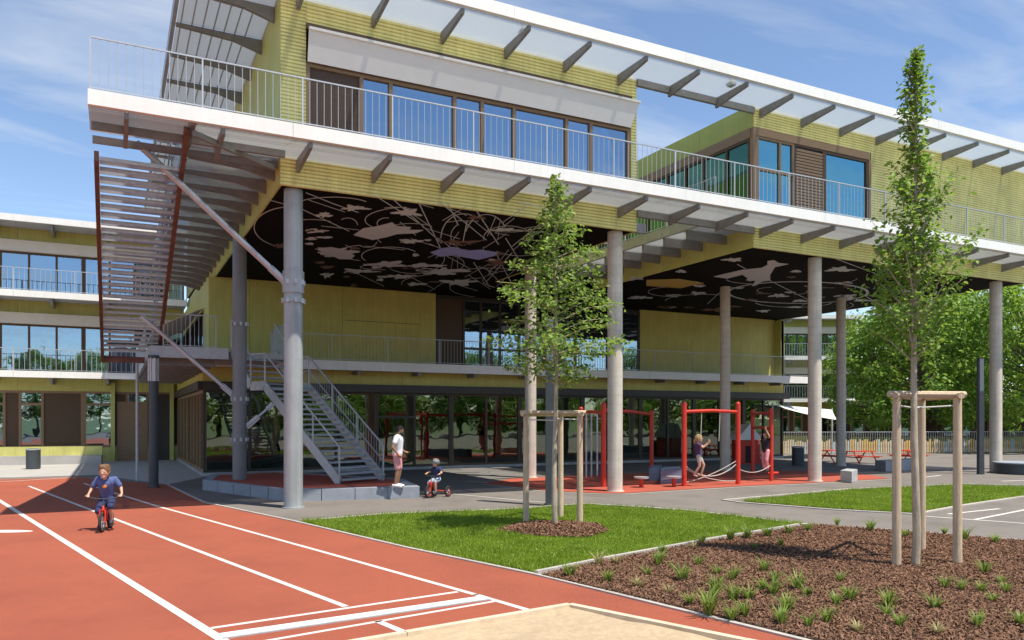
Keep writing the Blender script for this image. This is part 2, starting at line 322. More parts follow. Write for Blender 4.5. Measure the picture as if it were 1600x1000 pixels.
MB().bar(a-P(552,966)+s2+Vector((0,0,.010)), b2-P(552,966)+s2+Vector((0,0,.010)), .035, .02).build('metal_edge', 'galv', tb)
ribbon('track_kerb', trk_edge+[e_end], .07, .03, 'kerb', None, .03)
# sandpit
sp = px((890,952),(600,1003)); sp2 = P(1135,1003); sp1e = sp[1]+(sp[1]-sp[0])*.8; sp2e = sp2+(sp2-sp[0])*1.2
ea, eb = sp1e-sp[0], sp2e-sp[0]; NS = 90; gi, gj = np.meshgrid(np.linspace(0,1,NS), np.linspace(0,1,NS), indexing='ij')
sxx = sp[0].x+gi*ea.x+gj*eb.x; syy = sp[0].y+gi*ea.y+gj*eb.y; rs_ = np.random.default_rng(9); szz = np.full_like(sxx, .035)
for k in range(420):
    cx_, cy_ = rs_.random(2); cxx = sp[0].x+cx_*ea.x+cy_*eb.x; cyy = sp[0].y+cx_*ea.y+cy_*eb.y; rr_ = rs_.uniform(.07,.25); szz += rs_.uniform(-.022,.014)*np.exp(-((sxx-cxx)**2+(syy-cyy)**2)/rr_**2)
szz = np.clip(szz, .012, .068); idm = np.arange(NS*NS).reshape(NS,NS); fq = np.stack([idm[:-1,:-1],idm[1:,:-1],idm[1:,1:],idm[:-1,1:]],-1).reshape(-1,4)
if ea.x*eb.y-ea.y*eb.x < 0: fq = fq[:,::-1]
sme = bulk('sandpit', np.stack([sxx,syy,szz],-1).reshape(-1,3), fq, 'sand', 4); sme.polygons.foreach_set('use_smooth', [True]*len(sme.polygons)); put('sandpit', sme)['kind'] = 'structure'
def kerbrun(parent, pts, wd, h, mt, name, L=1.0):      # butt-jointed kerb stones
    for i in range(len(pts)-1):
        a, b = Vector(pts[i]), Vector(pts[i+1]); n = max(1, int((b-a).length/L))
        for k in range(n):
            p = a.lerp(b, k/n+.004/max(.1,(b-a).length)); q = a.lerp(b, (k+1)/n-.004/max(.1,(b-a).length))
            MB().bar(p+Vector((0,0,h/2)), q+Vector((0,0,h/2)), wd, h+random.uniform(-.004,.004)).build(name, mt, parent)
random.seed(3)
sk = tag(put('sandpit_border', None), 'pale straight border round the sandpit corner', 'kerb')
kerbrun(sk, [sp1e, sp[0], sp2e], .09, .07, 'pale_board', 'border_plank', 1.6)
# planting bed
bed = px((846,901),(960,876),(1100,850),(1245,826),(1270,822),(1420,833),(1600,848)); bed += [P(1900,872), e_end+Vector((4.2,1.8,0))]
bedpoly = bed+[e_end+Vector((.1,.1,0)), P(1245,997)]
sheet('planting_bed', bedpoly, .03, 'soil')
bk = tag(put('bed_kerb', None), 'thin pale concrete kerb between the lawn and the bark bed', 'kerb')
kerbrun(bk, px((838,899),(960,874),(1100,848),(1248,823)), .07, .07, 'kerb', 'kerb_stone', 1.0)
# lawns
lawn1 = px((474,816),(600,806),(780,799),(868,793),(915,790),(1000,795),(1080,801),(1250,820)) + px((1100,846),(960,872),(838,896),(640,856))
lawn2 = px((1162,784),(1327,767),(1503,759),(1640,763),(1640,770),(1500,789),(1429,802),(1300,795))
sheet('lawn', lawn1, .02, 'turf'); sheet('lawn_beyond_path', lawn2, .02, 'turf')
ribbon('lawn_kerb', px((470,815),(600,804),(780,797),(868,791),(915,788),(1000,793),(1080,799),(1255,820),(1420,831),(1640,849)), .12, .028, 'kerb', None, .028)
ribbon('lawn_kerb', px((1429,804),(1300,797),(1155,785.5),(1130,782),(1327,764.5),(1503,757),(1640,760)), .12, .028, 'kerb', None, .028)
ribbon('lawn_kerb', px((1429,804),(1500,791),(1640,770)), .12, .027, 'kerb', None, .027)
ribbon('painted_line', px((1432,806),(1600,818),(1700,825)), .09, .006, 'line'); ribbon('painted_line', px((1481,803.5),(1562,795)), .09, .006, 'line')
ribbon('painted_line', px((1524,812),(1600,797),(1700,779)), .09, .006, 'line'); ribbon('painted_line', px((1425,748),(1470,743)), .1, .006, 'line'); ribbon('painted_line', px((1565,752),(1620,750)), .12, .006, 'line')
ribbon('painted_line', px((700,771),(780,779),(860,786)), .06, .006, 'line'); ribbon('painted_line', px((730,752),(800,757)), .06, .006, 'line')
sheet('play_surface', px((755,756),(800,760),(852,767),(942,771),(975,771),(1155,760),(1260,755),(1390,748),(1365,743),(1240,736),(1090,737),(930,742),(800,748)), .012, 'rubber')
ribbon('play_surface_edge', px((755,757),(800,761.5),(852,768.5),(942,772.5),(975,772.5),(1155,761.5),(1260,756.5),(1395,749)), .09, .010, 'kerb')
# grass blades and bark chips
def inpoly(x, y, poly):
    ins = np.zeros(len(x), bool); n = len(poly)
    for i in range(n):
        x0, y0 = poly[i][0], poly[i][1]; x1, y1 = poly[(i+1)%n][0], poly[(i+1)%n][1]
        c = ((y0 > y) != (y1 > y)) & (x < (x1-x0)*(y-y0)/((y1-y0) if abs(y1-y0) > 1e-9 else 1e-9)+x0); ins ^= c
    return ins
rng = np.random.default_rng(5)
def scatter(poly, n):
    xs = [p[0] for p in poly]; ys = [p[1] for p in poly]; x = rng.uniform(min(xs), max(xs), n); y = rng.uniform(min(ys), max(ys), n)
    k = inpoly(x, y, poly); return x[k], y[k]
def blades(name, poly, n, h, mt, label):
    x, y = scatter(poly, n); m = len(x); a = rng.uniform(0, 2*np.pi, m); hh = h*rng.uniform(.5, 1.25, m); wd = .006+.006*rng.random(m)
    patch = .75+.35*np.sin(x*1.3+y*.7)*np.sin(y*1.1-x*.4); hh *= patch
    lx = rng.normal(0, .45, m)*hh; ly = rng.normal(0, .45, m)*hh
    V = np.zeros((m,3,3)); V[:,0] = np.stack([x-np.cos(a)*wd, y-np.sin(a)*wd, np.full(m,.02)], 1); V[:,1] = np.stack([x+np.cos(a)*wd, y+np.sin(a)*wd, np.full(m,.02)], 1)
    V[:,2] = np.stack([x+lx, y+ly, .02+hh], 1)
    o = put(name, bulk(name, V.reshape(-1,3), np.arange(3*m).reshape(-1,3), mt, 3)); tag(o, label, 'grass', kind='stuff')
blades('lawn_grass', lawn1, 210000, .055, 'blade', 'short bright green grass of the lawn beside the track')
blades('lawn_grass', lawn2, 90000, .06, 'blade', 'short green grass of the small lawn beyond the path')
def edge_grass(poly, n, h):
    L = []; per = [(Vector(poly[(i+1)%len(poly)])-Vector(poly[i])).length for i in range(len(poly))]; tot = sum(per)
    x = []; y = []
    for i in range(len(poly)):
        a, b = Vector(poly[i]), Vector(poly[(i+1)%len(poly)])
        for k in range(int(n*per[i]/tot)):
            t = rng.random(); p = a.lerp(b, t); w_ = .5+.5*math.sin(p.x*5)*math.sin(p.y*7)
            if rng.random() > .25+.75*w_: continue
            x.append(p.x+rng.normal(0,.03)); y.append(p.y+rng.normal(0,.03))
    m = len(x); x = np.array(x); y = np.array(y); a = rng.uniform(0,2*np.pi,m); hh = h*rng.uniform(.5,1.4,m); wd = .006
    lx = rng.normal(0,.5,m)*hh; ly = rng.normal(0,.5,m)*hh; V = np.zeros((m,3,3))
    V[:,0] = np.stack([x-np.cos(a)*wd,y-np.sin(a)*wd,np.full(m,.01)],1); V[:,1] = np.stack([x+np.cos(a)*wd,y+np.sin(a)*wd,np.full(m,.01)],1); V[:,2] = np.stack([x+lx,y+ly,.02+hh],1)
    return V.reshape(-1,3)
for pl_, lb in ((lawn1,'longer grass fringing the kerbs of the lawn beside the track'),(lawn2,'longer grass fringing the small lawn beyond the path')):
    V = edge_grass(pl_, 9000, .085); tag(put('edge_grass', bulk('edge_grass', V, np.arange(len(V)).reshape(-1,3), 'blade', 3)), lb, 'grass', kind='stuff')
def chips(name, poly, n, s, label, z0=.03, mound=None):
    x, y = scatter(poly, n); m = len(x); a = rng.uniform(0, 2*np.pi, m); L = s*rng.uniform(.5, 1.5, m); W = L*rng.uniform(.25, .6, m)
    ti = rng.normal(0, .45, m); tj = rng.normal(0, .45, m); z = z0+rng.uniform(.002, .035, m)
    if mound is not None: z = z+.10*np.clip(1-((x-mound[0])**2+(y-mound[1])**2)/mound[2]**2, 0, 1)
    ca, sa = np.cos(a), np.sin(a); V = np.zeros((m,4,3))
    for k, (p, q) in enumerate(((-1,-1),(1,-1),(1,1),(-1,1))):
        V[:,k] = np.stack([x+p*L*ca-q*W*sa, y+p*L*sa+q*W*ca, z+p*L*ti+q*W*tj], 1)
    o = put(name, bulk(name, V.reshape(-1,3), np.arange(4*m).reshape(-1,4), 'bark', 4)); tag(o, label, 'bark mulch', kind='stuff')
chips('bark_chips', bedpoly, 460000, .0125, 'brown bark chips covering the planting bed')
# ------------------------------------------------------------------ main school building
S = thing('school_building', 'yellow school building raised on round columns with white walkway edges', 'building', (0,0,0))
ZS, ZG, ZR = 8.05, 9.0, 12.75                 # soffit, upper walkway, roof
VF, VE = -.4, -1.85                           # facade plane, walkway edge
U0, U1, U2, U3 = -.4, 10.35, 15.16, 30.75
VG = 9.5                                      # back of the gap
# soffit slab and mural ceiling
MB().prism([(U0+.03,VF+.03),(U1-.03,VF+.03),(U1-.03,VG),(U2+.03,VG),(U2+.03,VF+.03),(U3-.03,VF+.03),(U3-.03,13.9),(U0+.03,13.9)], ZS+.02, ZG-.12).build('ceiling', 'black', S)
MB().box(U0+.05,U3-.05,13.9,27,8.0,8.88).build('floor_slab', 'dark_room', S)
def blob(cx, cy, rx, ry, mt, seed, z=ZS+.008, rough=.35, n=26):
    rd = random.Random(seed); ph = [rd.uniform(0, 6.28) for _ in range(5)]; pts = []
    for i in range(n):
        t = 2*math.pi*i/n; r = 1+rough*(.5*math.sin(3*t+ph[0])+.4*math.sin(5*t+ph[1])+.4*math.sin(8*t+ph[2])+.25*rd.uniform(-1,1))
        pts.append(P(cx+rx*r*math.cos(t), cy+ry*r*math.sin(t), z))
    o = MB().prism([(p.x,p.y) for p in pts], z-.006, z+.010).build('ceiling_motif', mt, S)
for i, (cx, cy, rx, ry, mt) in enumerate([(637,332,20,6,'motif'),(554,325,20,4,'motif'),(506,336,12,4,'motif'),(494,361,16,3,'motif'),(524,393,30,7,'motif'),
    (437,384,11,4,'motif_brown'),(605,413,28,5,'motif'),(642,377,18,3.5,'motif'),(560,424,25,3.5,'motif'),(691,424,38,6,'motif'),(717,441,27,5,'motif'),
    (511,430,9,4,'motif'),(627,432,19,3.5,'motif'),(650,444,15,2.5,'motif'),(744,340,14,3,'motif_brown'),(789,359,22,2.5,'motif'),(780,410,22,5,'motif_brown'),(721,379,28,4,'motif_brown'),(665,415,30,3,'motif'),
    (1145,406,15,3,'motif'),(1064,424,8,2.5,'motif'),(993,435,11,3,'motif'),(1313,421,20,4,'motif'),(1217,462,14,3,'motif'),(1322,463,15,3,'motif'),(1090,458,12,2.5,'motif'),(1120,484,24,3,'motif_brown'),
    (1193,486,9,2,'motif'),(1000,465,18,2.5,'motif'),(1052,462,10,2,'motif'),(1040,480,12,2,'motif_brown'),(1244,424,8,2,'motif'),(1250,470,12,2,'motif'),(1420,455,22,3,'motif')]):
    blob(cx, cy, rx*.85, ry*.8, mt, i, n=40, rough=.55)
rd = random.Random(8)
for k in range(26):
    blob(rd.uniform(480,800), rd.uniform(345,450), rd.uniform(4,12), rd.uniform(1,2.2), 'motif' if k%3 else 'motif_brown', 100+k)
for k in range(22):
    blob(rd.uniform(1010,1380), rd.uniform(432,482), rd.uniform(4,12), rd.uniform(.8,1.6), 'motif' if k%3 else 'motif_brown', 200+k)
def zpoly(pts, ox, oy, k, mt):
    q = [P(ox+x/k, oy+y/k, ZS+.006) for x, y in pts]; MB().prism([(p.x,p.y) for p in q], ZS-.004, ZS+.012).build('ceiling_motif', mt, S)
zpoly([(1040,175),(990,170),(965,155),(930,160),(930,180),(900,195),(800,205),(700,228),(650,240),(720,250),(800,230),(830,250),(870,258),(850,290),(870,286),(905,265),(945,260),(945,230),(970,190)], 920, 360, 3.333, 'motif')
zpoly([(780,305),(830,287),(880,283),(930,298),(990,294),(1060,305),(1050,318),(980,335),(930,326),(880,316),(820,322)], 380, 280, 2.667, 'motif_purple')
zpoly([(460,232),(500,205),(560,196),(620,180),(640,195),(700,200),(690,211),(750,212),(720,224),(640,228),(600,240),(540,252),(490,240)], 380, 280, 2.667, 'motif')
zpoly([(300,290),(345,296),(380,292),(440,305),(465,318),(450,333),(400,332),(370,318),(340,305)], 380, 280, 2.667, 'motif')
zpoly([(300,258),(470,253),(600,275),(545,284),(480,300),(300,288)], 920, 360, 3.333, 'motif_ochre')
def zline(pts, wd=.055, mt='motif'):
    q = [P(x, y, ZS+.012) for x, y in pts]; b = MB()
    for i in range(len(q)-1): b.bar(q[i], q[i+1], wd, .012)
    b.build('ceiling_line', mt, S)
def arc(cx, cy, rx, ry, a0, a1, n=22): return [(cx+rx*math.cos(R(a0+(a1-a0)*i/n)), cy+ry*math.sin(R(a0+(a1-a0)*i/n))) for i in range(n+1)]
zline(arc(1247,457,109,17,0,360,40), .12); zline(arc(1240,472,60,8,10,170), .05)
for l in (arc(455,355,58,32,95,275), arc(520,322,60,14,180,330), [(478,301),(520,318),(560,332)], [(412,310),(470,326),(545,361)], [(585,305),(660,352)], [(655,318),(688,387)], [(615,312),(690,380)], [(700,318),(716,352)],
          arc(725,372,36,38,180,300), arc(760,375,34,40,200,330), [(690,318),(760,375)], [(745,330),(779,382)], [(850,345),(800,385)], [(730,345),(722,384)], arc(610,400,45,14,150,330), arc(570,395,40,12,100,260), [(790,372),(820,420)],
          [(760,420),(790,450)], [(740,410),(765,448)], arc(790,430,26,18,180,360), [(800,395),(760,440)], [(775,395),(800,445)], [(1300,402),(1380,432)], [(1202,438),(1262,468)], [(1130,452),(1105,475)], [(1152,413),(1165,420)], arc(1100,470,60,10,180,330)):
    zline(l, .028)
rl = random.Random(77)
for k in range(34):
    cx, cy = rl.uniform(690,860), rl.uniform(335,445); zline([(cx,cy),(cx+rl.uniform(-45,45),cy+rl.uniform(-30,30))], .016)
for k in range(14):
    cx, cy = rl.uniform(470,690), rl.uniform(310,430); zline([(cx,cy),(cx+rl.uniform(20,70),cy+rl.uniform(5,28))], .016)
for k in range(16):
    cx, cy = rl.uniform(640,840), rl.uniform(335,450); a = rl.uniform(0,360); zline(arc(cx,cy,rl.uniform(30,75),rl.uniform(10,26),a,a+rl.uniform(60,200),14), .020)
for k in range(7):
    cx, cy = rl.uniform(470,640), rl.uniform(330,440); a = rl.uniform(0,360); zline(arc(cx,cy,rl.uniform(14,50),rl.uniform(4,12),a,a+rl.uniform(60,200),14), .020)
for k in range(12):
    cx, cy = rl.uniform(1010,1380), rl.uniform(432,480); a = rl.uniform(0,360); zline(arc(cx,cy,rl.uniform(14,50),rl.uniform(2.5,8),a,a+rl.uniform(60,220),14), .022)
# columns
def column(u, v, r, mt, z0=0, collars=()):
    o = MB().tube([(0,0,z0),(0,0,ZS+.03)], r, 24).build('column', mt, S, True, (u,v,0))
    MB().tube([(0,0,z0),(0,0,z0+.03)], r+.05, 24).build('base_plate', mt, o, True)
    for zc, hc in collars:
        MB().tube([(0,0,zc-hc/2),(0,0,zc+hc/2)], r+.035, 24).build('collar', mt, o, True)
        b = MB()
        for t in range(8): b.box((r+.03)*math.cos(t*.785)-.03,(r+.03)*math.cos(t*.785)+.03,(r+.03)*math.sin(t*.785)-.03,(r+.03)*math.sin(t*.785)+.03,zc-.06,zc+.06)
        tag(b.build('bolts', 'galv', o), kind='stuff')
    return o
column(0, 0, .235, 'steel_col', 0, ((5.72,.55),(5.25,.08)))
for u, v, r in ((UV(961,0),0,.235),(UV(1273,0),0,.235),(UV(1556,0),0,.235),(UV(829,6.2),6.2,.22),(UV(1133,6.2),6.2,.22),(UV(1314,6.2),6.2,.22)): column(u, v, r, 'concrete_col')
column(-.45, 6.2, .22, 'steel_dark', 0, ((2.9,.4),(1.6,.4),(5.3,.1)))
# cladding: ribbed siding, one object per panel
def siding(u0, u1, z0, z1, v=VF, rz=0, loc=None, name='cladding_panel', mt='siding', pitch=.092):
    L = u1-u0; n = max(1, round((z1-z0)/pitch)); p = (z1-z0)/n; prof = []
    for i in range(n):
        z = z0+i*p; prof += [(0,z),(-.028,z+.18*p),(-.032,z+.80*p),(0,z+.90*p)]
    prof.append((0,z1)); vs = [(.004,y,z) for y,z in prof]+[(L-.004,y,z) for y,z in prof]; k = len(prof)
    b = MB().add(vs, [(i,k+i,k+i+1,i+1) for i in range(k-1)]); b.box(.004,L-.004,.002,.05,z0,z1)
    return b.build(name, mt, S, False, loc if loc else (u0,v,0), rz)
def flat_panels(u0, u1, z0, z1, v, n=1, mt='panel', rz=0, org=None, parent=None, cuts=None, name='wall_panel'):
    cs = cuts if cuts else [u0+(u1-u0)*i/n for i in range(n+1)]
    for a, b in zip(cs[:-1], cs[1:]):
        MB().box(.006,b-a-.006,0,.05,z0+.004,z1-.004).build(name, mt, parent or S, False, (a,v,0) if org is None else (org[0]+(a)*math.cos(rz), org[1]+(a)*math.sin(rz), 0), rz)
def window(parent, L, z0, z1, loc, rz, splits=(), fr='brown', gl='glass_up', transoms=(), fw=.07, dep=.12, solid=()):
    b = MB(); b.box(0,L,0,dep,z0,z0+fw); b.box(0,L,0,dep,z1-fw,z1); xs = [0]+list(splits)+[L]
    for i, x in enumerate(xs):
        c = x+(fw/2 if i == 0 else -fw/2 if i == len(xs)-1 else 0); b.box(c-fw/2,c+fw/2,.002,dep-.002,z0+fw,z1-fw)
    for (i, zt) in transoms: b.box(xs[i]+fw/2,xs[i+1]-fw/2,.004,dep-.004,zt-fw/2,zt+fw/2)
    wo_ = b.build('window', fr, parent, False, loc, rz)
    for i in range(len(xs)-1):
        e0 = fw if i == 0 else fw/2; e1 = fw if i == len(xs)-2 else fw/2
        MB().box(xs[i]+e0-.01,xs[i+1]-e1+.01,dep*.5,dep*.5+.012,z0+fw-.01,z1-fw+.01).build('door_leaf' if i in solid else 'pane', 'brown' if i in solid else gl, wo_)
    return wo_
VW = VF
ul, ur = UV(478,VW), UV(985,VW)
siding(U0, ul, ZG, ZR); siding(ur, U1, ZG, ZR)
c3 = [ul, UV(765,VW), UV(835,VW), ur]
for a, b in zip(c3[:-1], c3[1:]): siding(a, b, 12.17, ZR)
for a, b in zip((U0, UV(512,VW), UV(742,VW)), (UV(512,VW), UV(742,VW), U1)): siding(a, b, ZS, 8.78)
sx = [UV(x,VW)-ul for x in (565,611,711,754,804,886,924)]
window(S, ur-ul, ZG+.05, 11.22, (ul,VF,0), 0, sx, 'brown_wood', 'glass_up', (), .10, .14, (0,))
MB().box(ul,ur,VF-.10,VF+.06,12.03,12.17).build('window_head', 'brown', S)
aw = MB(); aw.add([(ul+.02,-.66,11.92),(ur+.15,-.66,11.92),(ur-.05,-.50,11.2),(ul+.02,-.50,11.2),(ul+.02,-.64,11.93),(ur+.15,-.64,11.93),(ur-.05,-.48,11.2),(ul+.02,-.48,11.2)], [(0,3,2,1),(4,5,6,7),(0,1,5,4),(1,2,6,5),(2,3,7,6),(3,0,4,7)]).build('awning_cloth', 'awning', S)
MB().box(ul+.02,ur+.16,-.72,-.62,11.92,11.985).build('awning_bar', 'white', S)
MB().box(ul,ur,VF-.045,VF+.1,ZG-.02,ZG+.05).build('sill', 'brown', S)
# block two
siding(U2, UV(1360,VW), 12.12, ZR); 
for a, b in zip((1360,1480),(1480,1563)): siding(UV(a,VW), UV(b,VW), ZG, ZR)
siding(UV(1563,VW), U3, ZG, ZR)
for a, b in zip((U2,UV(1250,VW),UV(1392,VW),UV(1541,VW)), (UV(1250,VW),UV(1392,VW),UV(1541,VW),U3)): siding(a, b, ZS, 8.78)
w1 = [UV(x,VW) for x in (1183,1241,1288,1357)]
MB().box(U2,w1[3]+.05,VF-.03,VF+.1,11.86,12.12).build('window_head', 'brown_wood', S)
MB().box(U2+.002,w1[0],VF-.02,VF+.14,ZG,11.86).build('corner_post', 'brown_wood', S)
window(S, w1[1]-w1[0]-.002, ZG+.05, 11.86, (w1[0],VF,0), 0, ((w1[1]-w1[0])*.62,), 'brown_wood', 'glass_teal', ((0,10.75),(1,10.75)), .08)
sh = window(S, w1[2]-w1[1]-.004, ZG+.05, 11.86, (w1[1]+.002,VF,0), 0, (), 'brown', 'dark_frame', (), .07)
for i in range(24): MB().box(.08,w1[2]-w1[1]-.09,.0,.05,9.15+i*.108,9.23+i*.108).build('slat', 'brown_wood', sh)
window(S, w1[3]-w1[2], ZG+.05, 11.86, (w1[2],VF,0), 0, (), 'brown', 'glass_teal', (), .10)
MB().box(w1[3]+.002,UV(1360,VW),VF-.02,VF+.1,ZG,11.86).build('corner_post', 'brown_wood', S)
rzL = -math.pi/2                              # walls that look towards -x
def left_org(u, v): return (u, v)
flat_panels(0, VG-VF, 12.12, ZR+.15, 0, mt='panel_green', rz=rzL, org=(U2, VG), cuts=[0,2.4,4.8,7.2,VG-VF-.002])
MB().box(U2-.02,U2+.1,VF+.11,VG,11.80,12.12).build('window_head', 'brown_wood', S)
window(S, VG-VF-.16, ZG+.05, 11.80, (U2,VG,0), rzL, (1.2,2.6,4.0,5.3,6.4,7.4,8.6), 'brown', 'glass_green', (), .09)
flat_panels(0, VG-VF, ZS, 8.78, 0, mt='panel', rz=rzL, org=(U2, VG), cuts=[0,2.5,5,7.5,VG-VF-.002])
# curtain seen behind the corner glazing
b = MB(); pts = [(U2+.6+.07*math.sin(i*1.4), VF+1.0+i*.1) for i in range(72)]
for i in range(71): b.bar((pts[i][0],pts[i][1],10.35), (pts[i+1][0],pts[i+1][1],10.35), .02, 2.5)
b.build('curtain', 'curtain', S)
# block one, left side, and the gap
flat_panels(0, 27.4, ZG, ZR+.15, 0, mt='panel', rz=rzL, org=(U0, 27), cuts=[0,3,6,9,12,15,18,21,24,25.8,27.39])
flat_panels(0, 27.4, ZS, 8.78, 0, mt='panel', rz=rzL, org=(U0, 27), cuts=[0,4,8,12,16,20,24,27.39])
MB().box(U1-.06,U1,VF+.06,VG,ZS,ZR).build('side_wall', 'panel', S)
MB().box(U1,U2,VG,VG+.06,ZS,ZR).build('gap_wall', 'panel', S)
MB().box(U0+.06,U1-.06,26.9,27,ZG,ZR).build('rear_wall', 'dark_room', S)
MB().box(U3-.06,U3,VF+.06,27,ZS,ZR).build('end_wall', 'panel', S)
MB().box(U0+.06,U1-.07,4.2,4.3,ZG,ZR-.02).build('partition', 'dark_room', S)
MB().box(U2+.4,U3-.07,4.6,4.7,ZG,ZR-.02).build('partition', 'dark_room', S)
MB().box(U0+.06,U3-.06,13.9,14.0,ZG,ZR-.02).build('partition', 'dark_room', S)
rf = MB(); rf.prism([(U0+.01,VF+.06),(U1-.01,VF+.06),(U1-.01,VG),(U2+.06,VG),(U2+.06,VF+.06),(U3,VF+.06),(U3,27),(U0+.06,27)], ZR, ZR+.14); rf.build('roof', 'concrete', S)
rr = random.Random(4)
for k in range(5): MB().box(.9+k*1.8,2.2+k*1.8,1.2,1.9,9.70,9.75).build('desk', 'pale_board', S)
for k in range(4): MB().box(.8+k*2.4,2.6+k*2.4,4.05,4.18,9.6+.2*(k%2),11.2).build('pin_board', ('cream','ochre_board','bluegrey_board','white')[k], S)
for k in range(3): MB().box(1.2+k*3,2.6+k*3,1.4,1.7,12.45,12.55).build('ceiling_light', 'white', S)
for xa, xb, zl in ((620,708,10.75),(757,802,10.95),(889,922,10.6)): MB().box(UV(xa,VW)+.06,UV(xb,VW)-.06,VF+.2,VF+.22,zl,11.18).build('roller_blind', 'cream', S)
for k in range(3): MB().box(18.5+k*1.2,19.3+k*1.2,2.2,2.8,9,10.4).build('cupboard', 'pale_board', S)
MB().box(UV(840,VW),UV(865,VW),.1,.12,9.6,10.2).build('window_poster', 'white', S)
# walkway and roof canopy along the front
br_u = [.03+1.93*k for k in range(-2, 16)]
def canopy(zt, gm, name, left_w, lv_n, lsp):
    # front edge beam
    x0 = -4.55 if name == 'walkway' else -2.7
    segs = [x0, -.4, 5.3, 11, 16.8, 22.6, 28.4, 33.6]
    for a, b in zip(segs[:-1], segs[1:]): MB().box(a+.004,b-.004,VE-.12,VE,zt-.27,zt+.05).build(name+'_edge', 'white', S)
    for u in br_u:
        if u < x0: continue
        bb = MB(); t = .045; y0, y1 = (VF-.005, VE+.002)
        bb.add([(u-t,y0,zt-.60),(u+t,y0,zt-.60),(u+t,y0,zt-.29),(u-t,y0,zt-.29),(u-t,y1,zt-.42),(u+t,y1,zt-.42),(u+t,y1,zt-.29),(u-t,y1,zt-.29)], [(0,1,2,3),(7,6,5,4),(0,4,5,1),(1,5,6,2),(2,6,7,3),(3,7,4,0)])
        bb.build('bracket', 'bracket', S)
    us = [x0]+[u for u in br_u if u > x0+.3]+[33.6]
    for a, b in zip(us[:-1], us[1:]): MB().box(a+.01,b-.01,VE+.005,VF-.01,zt-.285,zt-.245).build('grating_panel', gm, S)
    MB().box(U1,U2,VF-.1,VF+.02,zt-.50,zt-.29).build('inner_beam', 'bracket', S)
    # left side
    for k in range(lv_n):
        v = .35+k*lsp
        bb = MB(); t = .06; a, b = U0-.005, U0-left_w
        bb.add([(a,v-t,zt-.66),(a,v+t,zt-.66),(a,v+t,zt-.29),(a,v-t,zt-.29),(b,v-t,zt-.44),(b,v+t,zt-.44),(b,v+t,zt-.29),(b,v-t,zt-.29)], [(0,3,2,1),(4,5,6,7),(0,1,5,4),(1,2,6,5),(2,3,7,6),(3,0,4,7)])
        bb = MB(); m_ = U0-.75
        bb.add([(a,v-t,zt-.66),(a,v+t,zt-.66),(m_,v+t,zt-.46),(m_,v-t,zt-.46),(b,v+t,zt-.37),(b,v-t,zt-.37),(b,v+t,zt-.29),(b,v-t,zt-.29),(a,v-t,zt-.29),(a,v+t,zt-.29)],[(0,1,2,3),(3,2,4,5),(5,4,6,7),(7,6,9,8),(8,9,1,0),(1,9,6,4,2),(0,3,5,7,8)])
        bb.build('bracket', 'bracket', S)
        gp = MB().box(b+.02,a-.01,v+.07 if k else VF,v+lsp-.07,zt-.285,zt-.245).build('grating_panel', 'grating_dense' if name == 'canopy' else gm, S)
        for e in range(7 if name == 'canopy' else 0): MB().box(b+.1+e*.27,b+.13+e*.27,v+.08,v+lsp-.08,zt-.32,zt-.287).build('bearing_bar', 'galv', gp)
    MB().box(U0-left_w-.1,U0-left_w,-1.8,.35+lv_n*lsp,zt-.27,zt+.05).build(name+'_edge', 'galv' if name == 'canopy' else 'bracket', S)
canopy(ZG, 'grating', 'walkway', 2.05, 16, 1.28)
canopy(13.05, 'grating_roof', 'canopy', 2.2, 12, 1.93)
# landing deck in front of the hanging stair, with under beams
MB().box(-4.54,-2.62,-1.70,-.1,ZG-.22,ZG-.18).build('grating_panel', 'grating', S)
for v in (-.05, -1.0): MB().box(-4.5,U0,v-.05,v+.05,ZG-.46,ZG-.30).build('deck_beam', 'bracket', S)
MB().bar((-2.5,-1.7,8.55),(-.5,-.2,8.5),.09,.12).build('deck_tie', 'bracket', S)
# walkway round the gap
for k in range(7):
    v = .9+k*1.25
    MB().box(U2-1.75,U2-.005,v-.05,v+.05,ZG-.6,ZG-.29).build('bracket', 'bracket', S)
    MB().box(U2-1.75,U2-.01,v+.07-1.23,v-.07,ZG-.285,ZG-.245).build('grating_panel', 'grating', S)
MB().box(U2-1.85,U2-1.75,VF,VG,ZG-.3,ZG+.03).build('walkway_edge', 'galv', S)
for k in range(5): MB().box(U1+.01,U1+1.3,.9+k*1.9-.06,.9+k*1.9+.06,ZG-.6,ZG-.29).build('bracket', 'bracket', S)
# cable box, lamps under the canopy
for u in (5.85, 13.2, 15.6): MB().box(u-.09,u+.09,-1.62,-1.38,12.70,12.92).build('soffit_lamp', 'galv', S)
MB().box(-2.0,-1.7,-.9,-.86,12.66,12.74).build('exit_light', 'curtain', S)
# balustrades
BAL = {}
def balustrade(parent, p0, p1, h=1.1, sp=.165, post=2.3, mt='galv_bright', r=.0075, rail=.015, infill=True, lower=.06):
    p0, p1 = Vector(p0), Vector(p1); d = p1-p0; L = d.length; dn = d/L
    bal = MB().bar(p0+Vector((0,0,h)), p1+Vector((0,0,h)), rail*2, rail*2).build('balustrade', mt, parent); MB().bar(p0+Vector((0,0,lower)), p1+Vector((0,0,lower)), rail*1.4, rail*1.4).build('bottom_rail', mt, bal)
    kb = (round(h,3), r, mt, lower, rail)
    if kb not in BAL:
        BAL[kb] = (MB().tube([(0,0,lower),(0,0,h-rail)], r, 5, False).mesh('baluster', mt), MB().box(-.016,.016,-.016,.016,-.1,h-rail).mesh('post', mt))
    np_ = max(1, round(L/post))
    for i in range(np_+1): put('post', BAL[kb][1], bal, p0+d*(i/np_))
    if infill:
        n = int(L/sp)
        for i in range(1, n):
            if min(abs(i/n-j/np_) for j in range(np_+1))*L < .05: continue
            put('baluster', BAL[kb][0], bal, p0+d*(i/n))
    return bal
